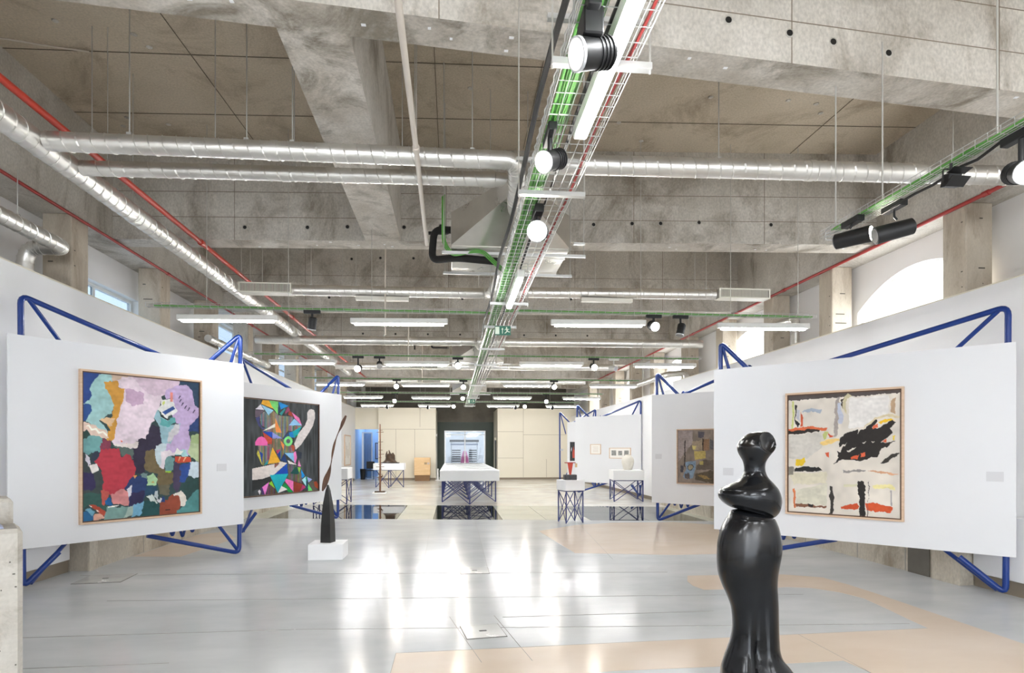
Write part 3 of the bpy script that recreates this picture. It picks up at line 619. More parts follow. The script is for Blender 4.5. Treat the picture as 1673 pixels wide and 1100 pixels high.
cable('zinc earthing chain along the left rail of the long mesh tray', [(TX0-.006+.004*(-1)**j, 1.2+j*.05, TZ+.05) for j in range(120)], .005, 'zinc')
# tray on the right, ending with two projectors
t = thing('cable_tray', 'short wire cable tray on the right running toward the camera with black projectors', 'cable tray', (3.13, 3.4, 3.27))
tray_long(t, 3.06, 3.20, 1.2, 4.85, 3.27, .05, .085)
for x, y in ((3.13, 4.75), (3.13, 4.2), (3.13, 3.25), (3.13, 2.0)): MB().tube([(x, y, 3.27), (x, y, 4.48 if 3.95 < y < 5 else 5.8)], .006, 6).build('hanger_rod', 'rod', t)
for k in range(4): cable('green cable in the short tray on the right', [(3.08+.02*k+rr.uniform(-.006, .006), 1.2+j*.22, 3.285+rr.uniform(0, .008)) for j in range(17)], .008, 'green_cable', 'green cables in the right tray')
cable('loose black cable looping over the end of the right tray', [(3.12, 3.2, 3.26), (3.1, 3.35, 3.22), (3.13, 3.5, 3.25), (3.11, 3.7, 3.22), (3.15, 3.9, 3.25), (3.12, 4.1, 3.23)], .009, 'black')
cable('pale wire coil at the end of the right tray', [(3.13+.05*math.cos(a*.9), 4.78+.09*math.sin(a*.9), 3.25+.004*a) for a in range(22)], .005, 'zinc')

# ------------------------------------------------------------------ linear lamps
def lamp_local(lit, wire=.172):
    t = bpy.data.objects.new('linear_lamp', None); COL.objects.link(t)
    MB().bbox(-.66, .66, -.035, .035, .012, .085, .006).build('housing', 'lamp_body', t, (0, 0, 0))
    MB().bbox(-.605, .605, -.026, .026, -.012, .014, .006).build('diffuser', 'tube' if lit else 'tube_off', t, (0, 0, 0))
    for x in (-.5, .5): MB().tube([(x, 0, .08), (x, 0, wire)], .004, 5).build('suspension_wire', 'rod', t, (0, 0, 0))
    return t
L0 = lamp_local(True); first = True
def place_lamp(x, y, z, rz, label):
    global first
    o = L0 if first else copy_tree(L0); first = False
    if y > 14 or y < 0:
        for c in o.children:
            if c.name.startswith('diffuser'):
                c.material_slots[0].link = 'OBJECT'; c.material_slots[0].material = M['tube_far' if y > 0 else 'tube_rear_fill']
    o.location = (x, y, z); o.rotation_euler.z = rz; tag(o, label, 'lamp', 'linear lamps under the cable trays'); return o
POS = ['far left end', 'left of the long tray', 'right of the long tray', 'far right end']
for i, y in enumerate(ROWS):
    for k, x in enumerate((-2.98, -.73, 2.0, 4.38)):
        place_lamp(x, y+.03 if x < .5 else y-.14, 3.2, -.06, 'glowing linear lamp in the %s row from the camera, %s' % (ORD[i], POS[k]))
L0 = lamp_local(True, .102); first = True
place_lamp(.685, 2.62, 3.17, math.pi/2, 'glowing linear lamp under the long cable tray, nearest the camera')
place_lamp(.66, 6.6, 3.17, math.pi/2, 'glowing linear lamp under the long cable tray beneath the ceiling unit')
place_lamp(3.13, 2.2, 3.17, math.pi/2, 'linear lamp under the right cable tray at the picture edge')
place_lamp(.67, .2, 3.17, math.pi/2, 'linear lamp under the long cable tray behind the camera')
for j, y in enumerate((-1.2, -5.2, -9.2, -13)):  # unseen lamp rows, added to light the hall evenly from behind
    for k, x in enumerate((-2.98, -.9, 2.4, 4.6)):
        place_lamp(x, y, 3.17, 0, 'unseen linear lamp added in the %s row behind the camera, %s' % (ORD[j], POS[k]))
    for s_, (xa, xb) in enumerate(((-4, .46), (.86, 5.2))):
        tray_cross('wire cable tray in the %s row behind the camera, %s half' % (ORD[j], ('left', 'right')[s_]), xa, xb, y, 3.27, (xa+.5, xb-.5))

# ------------------------------------------------------------------ spotlights
def spot_local(lit):
    t = bpy.data.objects.new('spotlight', None); COL.objects.link(t)
    MB().bbox(-.11, .11, -.022, .022, .16, .20, .004).build('track_box', 'black', t, (0, 0, 0))
    MB().tube([(.085, 0, .165), (.085, 0, .05)], .014, 10).build('stem', 'black', t, (0, 0, 0))
    return t
def spot(x, y, z, aim, lit, label, soft=False, power=1.0, size=1.0, white=False, top=3.37, along=False):
    t = thing('spotlight', label, 'spotlight', (x, y, z), 'spotlights on the trays')
    a = Vector(aim).normalized(); bm_ = 'lamp_body' if white else 'black'; H = top-z
    if along: MB().bbox(-.024*size, .024*size, -.11, .11, H-.045*size, H, .004).build('track_box', bm_, t, (0, 0, 0))
    else: MB().bbox(-.11, .11, -.024, .024, H-.045, H, .004).build('track_box', bm_, t, (0, 0, 0))
    MB().tube([(0, 0, H-.04), (0, 0, .02), tuple(-a*.03)], .014*size, 10).build('stem', bm_, t, (0, 0, 0))
    R = .055*size
    h = MB().tube([tuple(-a*.11), tuple(-a*.10), tuple(a*.02), tuple(a*.055)], [R*.7, R*.9, R, R*1.02], 20).build('lamp_head', bm_, t, (0, 0, 0))
    MB().tube([tuple(a*.05), tuple(a*.062)], R*1.06, 20).build('rim', 'steel', h, (0, 0, 0))
    for k in range(4): MB().tube([tuple(-a*(.03+.018*k)), tuple(-a*(.036+.018*k))], R*1.04, 20).build('cooling_fin', bm_, h, (0, 0, 0))
    MB().tube([tuple(a*.056), tuple(a*.064)], R*.92, 20).build('lens', 'lens_on' if lit and not soft else ('lens_soft' if soft else 'lens_off'), h, (0, 0, 0))
    if lit:
        ld = bpy.data.lights.new('spot_beam', 'SPOT'); ld.energy = SPOT_W*power; ld.spot_size = 1.3; ld.spot_blend = .8; ld.shadow_soft_size = .05; ld.color = (1, .95, .88)
        lo = bpy.data.objects.new('spot_beam', ld); COL.objects.link(lo); lo.parent = t; lo.location = a*.09
        lo.rotation_euler = a.to_track_quat('-Z', 'Y').to_euler()
    return t
SP = [(2.785, 8.30, 3.214, (.2, -4, -1.4), 'lit spotlight at the right end of the first-row lamp right of the tray', 1.15),
      (-1.896, 12.53, 3.122, (-.2, -4, -1.2), 'lit spotlight left of the black one in the second row', 1.15),
      (.10, 12.53, 3.21, (.2, -4, -1.2), 'lit spotlight close left of the long tray in the second row', 1.15),
      (2.88, 12.36, 3.186, (.2, -4, -1.2), 'lit spotlight in the second row right of the tray', 1.15),
      (-1.504, 16.65, 3.192, (-.2, -4, -1.2), 'lit spotlight in the third row left of the tray', 1.2),
      (.281, 16.65, 3.193, (0, -4, -1.2), 'lit spotlight next to the long tray in the third row', 1.2),
      (2.737, 16.48, 3.20, (.3, -4, -1.2), 'lit spotlight in the third row right of the tray', 1.2),
      (.33, 20.78, 3.22, (0, -4, -1.0), 'lit spotlight next to the long tray in the fourth row', 1.2),
      (3.15, 20.61, 3.124, (.2, -4, -1.0), 'lit spotlight in the fourth row right of the tray', 1.2),
      (-1.938, 20.78, 3.119, (-.2, -4, -1.0), 'lit spotlight in the fourth row left of the tray', 1.2),
      (.024, 24.63, 3.216, (0, -4, -1.0), 'lit spotlight next to the long tray above the green doorway', 1.3),
      (2.867, 24.46, 3.22, (.1, -4, -1.0), 'lit spotlight in front of the right cream partition', 1.3)]
for x, y, z, a, lab, sz in SP: spot(x, y, z, a, 1, lab, size=sz)
LB = 3.265
t = spot(.62, 4.46, 3.10, (-.9, -4.0, -1.3), 1, 'lit spotlight under the long tray right of the ceiling unit, the brightest star', size=1.3, top=LB, along=True)
for c in t.children_recursive:
    if c.name.startswith('lens'): c.data.materials[0] = M['lens_big']
spot(.535, 3.36, 3.10, (-2.0, -1.6, -1.2), 1, 'lit spotlight on the long tray between the big projector and the brightest star', top=LB, along=True)
spot(3.13, 3.1, 3.03, (-.9, -2.4, -1.0), 1, 'lit spotlight under the right tray beside the frame edge', size=1.1, top=LB, along=True)
spot(.545, 2.42, 3.09, (-1.0, -.30, -.30), False, 'big black projector with a pale round lens on the long tray, nearest the camera', soft=True, size=1.1, top=LB, along=True)
for c in [o for o in bpy.data.objects if o.get('label', '').startswith('big black projector')]: MB().bbox(-.035, .045, -.07, .07, .04, .15, .006).build('driver_box', 'black', c, (0, 0, 0))
spot(-1.889, 8.47, 3.17, (-.2, .25, -1), False, 'black spotlight pointing down over the left wall panels, first row')
spot(3.17, 8.30, 3.15, (-.25, -.1, -1), False, 'black spotlight pointing down at the right of the first row')
spot(-1.473, 12.53, 3.189, (.1, -1, -.6), False, 'black spotlight hanging between two lamps in the second row, left')
spot(3.3, 12.36, 3.165, (.6, -.8, -.2), False, 'white spotlight pointing sideways in the second row, right', white=True)
# spots added at the back row to brighten the cream partitions
for k, x in enumerate((-2.6, -1.0, 2.5, 4.0)):
    spot(x, 24.63 if x < .5 else 24.46, 3.16, (.1*(x > 0)-.05, 4, -.95), True, 'small added spotlight brightening the back wall from the last row, %s' % ('leftmost', 'second from left', 'second from right', 'rightmost')[k], power=4)
# black projectors on the right tray: flat floodlight and two cans
def can(x, y, z, a, lit, label):
    t = thing('projector', label, 'projector', (x, y, z)); a = Vector(a).normalized()
    MB().tube(fillet([(0, 0, 3.24-z), (0, 0, .1), tuple(-a*.02+Vector((0, 0, .075)))], .02), .008, 8).build('bracket', 'black', t, (0, 0, 0))
    MB().bbox(-.03, .03, -.1, .1, 3.265-z-.045, 3.265-z, .004).build('track_box', 'black', t, (0, 0, 0))
    h = MB().tube([tuple(-a*.13), tuple(-a*.12), tuple(a*.11), tuple(a*.13)], [.045, .058, .062, .062], 20).build('lamp_head', 'black', t, (0, 0, 0))
    MB().tube([tuple(a*.125), tuple(a*.134)], .052, 20).build('lens', 'lens_on' if lit else 'lens_off', h, (0, 0, 0))
    if lit:
        ld = bpy.data.lights.new('spot_beam', 'SPOT'); ld.energy = SPOT_W; ld.spot_size = 1.2; ld.spot_blend = .8; ld.shadow_soft_size = .04; ld.color = (1, .95, .88)
        lo = bpy.data.objects.new('spot_beam', ld); COL.objects.link(lo); lo.parent = t; lo.location = a*.16; lo.rotation_euler = a.to_track_quat('-Z', 'Y').to_euler()
can(3.05, 4.42, 3.12, (.62, -.78, .02), True, 'black cylinder projector with a lit lens at the far end of the right tray')
can(3.16, 4.12, 3.07, (-.85, .25, -.2), False, 'black cylinder projector behind the lit one under the right tray')
t = thing('floodlight', 'flat black floodlight with barn doors hanging on the right tray', 'floodlight', (3.06, 3.5, 3.155)); t.scale = (.6, .6, .6)
MB().tube(fillet([(-.09, 0, -.02), (-.09, 0, .12), (.09, 0, .12), (.09, 0, -.02)], .03), .008, 8).build('yoke', 'black', t, (0, 0, 0))
MB().tube([(0, 0, .12), (0, 0, .18)], .014, 8).build('clamp', 'black', t, (0, 0, 0))
fh = MB().hexa([(-.08, -.03, -.07), (.08, -.03, -.07), (.08, .05, -.05), (-.08, .05, -.05), (-.07, -.06, .05), (.07, -.06, .05), (.07, .03, .07), (-.07, .03, .07)]).build('lamp_head', 'black', t, (0, 0, 0))
MB().hexa([(-.1, -.04, -.075), (.1, -.04, -.075), (.1, -.03, -.072), (-.1, -.03, -.072), (-.1, -.14, -.005), (.1, -.14, -.005), (.1, -.13, 0), (-.1, -.13, 0)]).build('barn_door', 'black', fh, (0, 0, 0))
MB().hexa([(-.1, -.06, .05), (.1, -.06, .05), (.1, -.055, .055), (-.1, -.055, .055), (-.1, -.16, .07), (.1, -.16, .07), (.1, -.155, .078), (-.1, -.155, .078)]).build('barn_door', 'black', fh, (0, 0, 0))

# ------------------------------------------------------------------ ceiling fan-coil units
def unit(y, label, rich):
    x = .64; t = thing('air_unit', label, 'air unit', (x, y, 3.9)); w = .66
    MB().hexa([(-.09, -.72, .10), (.09, -.72, .10), (w, 0, -.16), (-w, 0, -.16), (-.09, -.72, .28), (.09, -.72, .28), (w, 0, .2), (-w, 0, .2)]).build('flared_hood', 'sheet', t, (0, 0, 0))
    b = MB().bbox(-w, w, 0, .95, -.18, .22, .01).build('body', 'sheet', t, (0, 0, 0))
    MB().box(-w-.004, w+.004, .3, .33, -.184, .224).build('flange', 'duct', b, (0, 0, 0)); MB().box(-w-.004, w+.004, .92, .955, -.184, .224).build('flange', 'duct', b, (0, 0, 0))
    MB().hexa([(-.2, .95, -.1), (.2, .95, -.1), (.1, 1.5, .0), (-.1, 1.5, .0), (-.2, .95, .15), (.2, .95, .15), (.1, 1.5, .18), (-.1, 1.5, .18)]).build('rear_hood', 'sheet', t, (0, 0, 0))
    for yy in (.1, .9):
        MB().box(-w-.1, w+.2, yy-.015, yy+.015, -.225, -.195).build('support_bar', 'zinc', t, (0, 0, 0))
        for xx in (-w-.08, w+.18): MB().tube([(xx, yy, -.22), (xx, yy, 1.9)], .006, 6).build('hanger_rod', 'rod', t, (0, 0, 0))
    if rich: MB().box(w+.0, w+.12, -.25, -.2, -.19, -.17).build('bracket', 'zinc', t, (0, 0, 0))
    return t
unit(6.75, 'sheet metal air unit with flared hood hanging over the long tray, nearest', True)
unit(15.62, 'sheet metal air unit over the long tray, second one back', False)
unit(23.7, 'sheet metal air unit over the long tray, farthest back', False)
t = thing('insulated_pipe', 'thick black insulated pipe bending beside the nearest air unit', 'pipe', (-.2, 7.2, 3.9))
MB().tube(fillet([(.0, 7.3, 4.1), (-.22, 7.3, 4.1), (-.25, 7.25, 3.72), (.05, 7.0, 3.68), (.5, 6.9, 3.62)], .11, 6), .042, 12).build('pipe_run', 'foam', t)
MB().tube(fillet([(-.3, 7.6, 4.16), (-.05, 7.6, 4.17), (-.18, 7.32, 4.1)], .05), .02, 10).build('branch_pipe', 'foam', t)
MB().tube([(-.02, 7.3, 3.98), (-.2, 7.3, 3.98)], .018, 10).build('brass_stub', 'pipe_white', t)
for k in range(3): cable('bright green cable looping from the air unit to the long tray', [(Vector(p)+Vector((.012*k, 0, .012*k))) for p in fillet([(-.12, 6.95, 4.35), (-.12, 6.95, 3.82), (-.02, 6.9, 3.66), (.3, 6.8, 3.70), (.44, 6.6, 3.5), (.54, 6.3, 3.3)], .1, 6)], .008, 'green_cable', 'green cables beside the air unit')
cable('short bundle of dark pipework bent above the second air unit', fillet([(-.9, 14.6, 3.85), (-.9, 14.6, 4.0), (-.5, 14.6, 4.0), (-.5, 14.6, 3.9), (-.1, 14.7, 3.92)], .05), .02, 'foam')

# ------------------------------------------------------------------ exit signs
def exit_sign(x, y, z, label, s=1.0):
    t = thing('exit_sign', label, 'sign', (x, y, z)); w, h = .105*s, .06*s
    MB().box(-w, w, 0, .012, -h, h).build('sign_board', 'exit_green', t, (0, 0, 0))
    q = lambda pts: [(px*s, -.0005, pz*s) for px, pz in pts]
    MB().prism(q([(-.098, -.048), (-.045, -.048), (-.045, .048), (-.098, .048)]), (0, -.002, 0)).build('door_mark', 'exit_white', t, (0, 0, 0))
    MB().prism(q([(-.008, -.04), (.0, -.04), (.0, .014), (.01, .012), (-.004, .036), (-.018, .012), (-.008, .014)]), (0, -.002, 0)).build('arrow_mark', 'exit_white', t, (0, 0, 0))
    r = MB()
    r.prism(q([(.05+.009*math.cos(a*.7854), .038+.009*math.sin(a*.7854)) for a in range(8)]), (0, -.002, 0))
    for a, b, wd in (((.05, .028), (.058, -.004), .009), ((.05, .026), (.034, .016), .004), ((.034, .016), (.028, .004), .004), ((.052, .024), (.07, .014), .004), ((.07, .014), (.082, .02), .004),
                     ((.056, -.004), (.044, -.024), .006), ((.044, -.024), (.026, -.036), .005), ((.06, -.004), (.074, -.016), .006), ((.074, -.016), (.094, -.018), .005)):
        d = Vector((b[0]-a[0], b[1]-a[1])).normalized(); nx, nz = -d.y*wd, d.x*wd
        r.prism(q([(a[0]-nx, a[1]-nz), (b[0]-nx, b[1]-nz), (b[0]+nx, b[1]+nz), (a[0]+nx, a[1]+nz)]), (0, -.002, 0))
    r.build('running_figure', 'exit_white', t, (0, 0, 0), kind='stuff')
    for xx in (-.08, .08): MB().tube([(xx*s, .006, h), (xx*s, .006, TZ-.005-z)], .003, 5).build('hanger_wire', 'rod', t, (0, 0, 0))
exit_sign(.65, 8.0, 3.055, 'green emergency exit sign with running figure hanging below the long tray')
exit_sign(.6, 19.9, 3.05, 'small far green exit sign below the long tray near the doorway', 1.1)

t = cable('pale conduit curving from the left edge beam onto the slab', fillet([(-4.76, 6.6, 5.0), (-4.76, 6.65, 5.68), (-4.3, 6.9, 5.76), (-3.9, 7.0, 5.78)], .25, 6), .009, 'pipe_white')
# ================================================================== PAINTINGS (flat colour fields, kept per vertex on a fine grid)
PAINT_A=[(0,48,76,140,-12,-12,158,1,152,28,102,37,54,111,63,153,48,191,-12,221),
(0,44,80,140,-12,221,54,223,72,249,42,325,-11,335),
(0,160,200,200,155,-5,215,29,234,55,161,71,171,114,215,150,237,198,221,276,152,295,133,317,196,391,190,402,127,360,42,325,72,260,66,228,3,217,48,197,63,158,51,122,102,40),
(0,205,180,160,196,-8,410,-3,298,51,234,55),
(0,225,208,218,272,52,404,4,793,-8,808,45,697,87,639,143,604,227,568,280,526,345,519,436,451,449,441,505,390,528,298,500,240,451,266,351,298,223,324,110,279,91),
(0,205,150,65,167,71,262,56,282,102,324,110,301,195,285,273,263,351,240,429,202,460,190,430,208,375,189,331,234,286,240,220,215,150,177,114),
(0,225,190,150,152,300,259,313,215,364,140,317),
(0,190,160,185,337,104,404,94,492,128,478,186,404,207,350,176),
(0,212,190,205,404,4,793,-8,801,51,697,99,589,134,499,99),
(0,190,168,205,697,87,816,44,884,39,931,79,946,157,1017,197,1009,246,954,297,907,323,899,402,922,456,907,541,682,540,726,457,808,355,816,325,741,268,756,185,749,143,704,152),
(0,45,68,92,801,-9,1017,-12,1017,197,954,163,931,85,892,39,808,42),
(0,44,66,115,1017,246,1017,381,899,371,915,323,954,297),
(0,228,228,225,646,149,741,150,756,196,778,225,697,281,604,232,646,190),
(0,205,215,120,661,160,686,158,675,188,657,201),
(1,50,85,150,646,242,748,194,767,214,675,262),
(1,225,140,130,719,92,745,93,745,161,719,163),
(0,150,185,195,596,238,639,272,712,299,778,302,712,340,816,325,808,361,726,457,675,534,575,534,632,482,625,412,639,353,582,297),
(0,95,165,165,639,283,712,299,756,273,786,308,712,343,632,330),
(1,40,45,45,632,260,708,299,701,304,632,275),
(0,200,198,200,712,393,786,326,815,337,808,373,733,452,704,458),
(0,52,46,66,554,338,625,360,632,423,646,476,596,482,568,540,424,539,451,449,519,442,530,367),
(0,52,46,66,568,475,646,475,589,510,499,539,512,590,485,692,417,691,390,589,390,533,430,476),
(0,220,195,180,-11,337,103,361,190,402,196,440,127,441,72,426,36,395,-11,395),
(1,245,238,225,24,363,48,349,72,378,103,372,127,398,158,392,190,419,186,430,152,403,121,412,97,385,66,391,45,362),
(0,42,70,65,-11,401,42,405,66,442,42,474,-11,464),
(0,110,160,160,-11,464,66,431,146,447,140,533,-11,533),
(0,110,160,160,-11,479,140,478,134,516,72,527,48,543,-11,548),
(0,130,60,80,158,446,215,462,196,533,140,533),
(0,130,60,80,140,478,202,478,190,522,140,522),
(0,160,180,130,930,419,1017,387,1016,535,914,534),
(0,175,190,150,922,473,1017,472,1016,626,938,588,891,534),
(1,225,120,90,292,450,311,461,298,470),
(1,225,120,90,337,472,357,478,344,489),
(1,225,120,90,397,483,424,477,417,500),
(0,225,215,210,240,478,444,476,424,510,331,522,259,500),
(0,88,105,100,234,494,390,527,390,589,298,560,285,527),
(0,62,72,72,-11,548,24,548,48,634,73,682,152,663,156,787,109,823,-11,802),
(0,52,46,84,-11,664,67,682,91,779,55,788,-11,765),
(0,180,58,72,140,527,221,522,272,522,292,577,350,569,384,600,407,668,390,701,364,756,324,783,247,807,221,823,159,787,152,663,109,619,103,597),
(0,50,60,75,72,538,103,522,134,522,127,549,103,586,67,597),
(0,210,205,215,24,548,54,559,57,612,42,623,24,591),
(1,230,225,220,48,623,109,613,125,657,73,680),
(0,52,88,82,-11,802,134,824,159,890,196,909,190,946,109,925,43,889,-11,918),
(0,40,100,145,-11,928,73,949,79,998,-11,1012),
(0,110,165,190,13,919,61,917,85,945,67,960),
(0,175,75,55,49,889,97,903,184,951,171,972,122,953),
(1,235,225,215,46,889,73,901,67,906),
(1,235,225,215,103,925,116,928,128,942,109,936),
(0,215,165,145,79,961,128,958,171,983,79,1006),
(0,205,135,135,221,828,298,793,337,800,357,834,351,901,247,890),
(0,190,90,80,140,792,202,816,190,859,159,896,140,851),
(0,30,95,150,171,864,196,849,221,855,240,900,190,897),
(0,120,155,150,190,919,364,913,351,968,324,1010,165,1002),
(0,165,185,175,351,918,404,910,390,982,324,983),
(1,235,235,230,190,908,292,903,260,912,196,917),
(0,42,60,105,377,723,499,721,519,762,498,841,471,896,357,907,364,835,390,791,331,789),
(0,48,44,78,390,825,498,818,471,896,357,907),
(0,115,170,200,404,910,485,897,478,988,390,993),
(0,200,200,210,344,789,390,757,384,836,357,846),
(1,205,150,85,397,701,430,702,410,724),
(0,112,98,70,512,539,575,527,596,562,589,620,646,667,748,693,741,752,639,783,610,753,603,695,499,664,495,636),
(0,115,140,140,444,703,519,688,512,727,464,726),
(0,165,200,155,519,716,568,694,610,730,596,776,526,779),
(1,180,150,90,547,757,568,746,582,764),
(0,38,70,95,519,785,610,788,603,846,498,847),
(0,105,100,82,632,783,718,775,711,851,632,853),
(0,190,205,210,589,498,646,475,711,474,675,533,646,568,632,650,596,614,582,562),
(0,190,168,205,697,475,915,473,884,516,763,527,682,530),
(0,225,215,220,639,539,711,527,763,563,682,592,653,662,625,649),
(0,110,150,150,668,603,704,574,755,593,748,681,668,674),
(1,150,195,60,675,677,733,678,726,690,675,688),
(0,160,205,205,785,528,876,522,884,570,770,569),
(1,235,235,225,759,551,785,504,815,531,846,528,819,557),
(1,195,75,50,763,569,914,576,918,612,767,622),
(1,225,170,130,808,569,823,569,800,611,796,599),
(1,225,170,130,861,573,876,573,845,614,842,602),
(0,70,60,85,763,628,823,641,822,808,785,836,755,794,755,699),
(0,45,75,140,823,653,914,618,891,727,860,768,823,754),
(0,190,205,215,914,618,1016,620,1008,718,961,732,891,721),
(0,46,74,72,845,773,1016,718,1016,816,922,861,883,895,860,846,815,826),
(0,36,78,80,485,897,540,889,624,922,624,1003,430,1007,478,976),
(0,145,72,52,632,917,711,886,740,852,815,867,822,933,777,984,777,1020,632,1010),
(1,30,25,25,675,960,722,960,722,968,675,967),
(0,222,215,205,755,853,830,832,868,864,883,919,860,951,822,939,822,874,770,865),
(0,205,215,210,512,859,554,843,589,891,596,909,540,889),
(0,190,200,205,589,822,617,817,610,875,575,873),
(0,205,205,210,596,880,646,877,632,911,603,906),
(0,40,65,120,646,865,682,879,675,913,639,906),
(0,82,140,140,883,895,1016,810,1016,1024,777,1008,785,967,860,954),
(1,60,50,80,812,110,823,112,803,137,795,135),
(1,60,50,80,820,137,830,138,810,163,803,161),
(1,60,50,80,838,163,849,164,829,189,822,187),
(1,60,50,80,869,182,880,184,860,209,852,207),
(1,60,50,80,900,196,910,198,890,223,883,221),
(1,60,50,80,950,212,961,214,941,239,933,237),
]
PAINT_B=[(2,130,130,115,209,167,265,116,316,157,379,105,437,147,508,155,623,151,641,178,574,254,759,254,653,320,568,310,495,401,472,424,361,337,242,328,276,289,225,264),
(2,135,125,105,186,472,653,471,653,556,519,555,471,633,436,566,366,499,314,674,246,689,202,542),
(2,130,115,100,361,403,513,406,531,479,653,468,653,530,298,529),
(0,250,185,50,243,-2,316,-3,391,88,226,42),
(0,125,220,120,322,-4,437,0,437,147,356,57),
(0,20,70,110,440,3,472,84,440,130),
(0,0,150,230,443,3,574,37,472,84),
(0,40,150,150,455,130,520,71,532,82,484,151),
(0,230,225,235,218,48,265,105,157,105),
(0,160,215,240,223,48,379,100,316,157),
(0,110,95,110,154,111,262,108,209,167,187,195,156,185),
(0,70,75,130,159,196,209,173,209,243,236,290,276,295,247,312,197,275),
(0,160,70,110,568,46,598,84,532,132,532,104),
(0,175,65,45,586,90,617,106,641,161,568,136),
(0,250,130,195,620,106,722,164,759,249,660,172),
(0,150,205,245,574,254,653,175,759,249),
(0,245,240,225,242,331,402,237,396,281),
(0,250,150,75,399,176,484,337,402,333),
(0,20,80,200,245,333,364,331,361,397),
(0,150,160,230,364,334,495,401,364,403),
(0,215,80,55,245,336,361,403,361,463,298,463,264,398),
(0,250,110,185,155,480,156,442,186,399,230,382,270,398,303,441,306,480),
(0,0,175,185,629,320,759,254,709,342,653,394),
(0,0,140,220,580,333,629,320,653,388,592,383),
(0,40,70,120,495,401,586,321,574,366,513,412),
(0,0,150,70,665,371,709,342,690,376),
(0,135,235,140,630,428,624,452,607,471,583,482,557,482,534,471,518,452,512,429,518,405,534,386,557,375,584,375,607,385,624,404),
(0,100,95,110,598,428,595,439,587,448,576,453,564,453,553,448,546,440,543,429,546,418,553,409,564,404,577,404,587,408,595,417),
(0,228,220,218,836,96,862,63,894,52,934,59,950,91,950,155,920,244,862,327,746,467,671,524,653,456,709,342,804,242,836,177),
(0,250,150,80,472,424,519,468,507,530,483,479),
(0,190,85,60,604,482,628,465,659,488,653,539,634,545),
(0,215,205,80,188,526,208,559,241,689,174,564),
(0,20,70,160,205,537,247,564,238,678),
(0,20,160,170,258,689,314,625,306,674),
(0,185,45,110,407,532,471,516,430,571),
(0,10,60,160,430,571,471,527,471,633),
(0,252,190,55,366,499,471,664,309,674),
(0,25,60,120,519,561,558,668,471,639),
(0,245,130,200,640,559,671,539,690,614,665,682,652,664),
(0,140,200,240,519,558,640,559,652,664),
(0,45,55,72,677,534,759,557,752,626,708,620),
(2,110,100,95,567,685,683,705,746,781,765,903,646,875,548,842,579,793),
(0,245,240,235,561,637,690,694,579,680),
(0,240,150,200,715,637,746,712,702,711),
(0,10,80,190,555,674,567,792,389,792),
(0,235,225,220,119,718,235,700,389,676,389,720,465,650,555,671,383,792,297,816,218,834,119,837),
(0,150,95,80,389,676,459,672,395,720),
(0,15,85,80,683,705,721,786,702,803,597,788),
(0,150,220,80,702,723,746,724,721,786),
(0,0,140,215,746,741,803,824,758,851),
(0,45,48,48,119,836,240,830,337,806,354,862,240,917,118,953),
(2,95,70,70,240,1004,354,873,435,999),
(0,150,215,50,319,882,354,857,400,942),
(0,240,130,215,240,917,325,866,274,1000),
(0,70,40,110,218,926,240,922,268,1000,245,999),
(0,235,230,235,187,957,206,937,223,959,212,997),
(0,0,155,70,524,886,640,1000,578,996,494,919),
(0,0,180,195,331,790,573,790,435,993),
(0,245,240,240,482,918,560,961,435,993),
(0,250,125,195,542,842,640,875,643,997,524,870),
(0,150,55,35,643,878,771,915,727,1005,646,1003),
(0,185,50,110,771,921,816,952,733,1002),
(0,170,225,235,816,830,822,946,758,868),
(0,0,140,110,819,830,838,837,835,895,821,894),
(0,160,175,230,835,837,913,869,854,901),
(0,100,95,85,854,907,926,881,999,1003,919,998),
(0,15,70,100,822,888,848,890,841,1000,816,964),
(0,110,220,120,848,913,919,1004,848,1003),
(0,175,75,40,933,899,972,895,996,926,996,985,946,953),
]
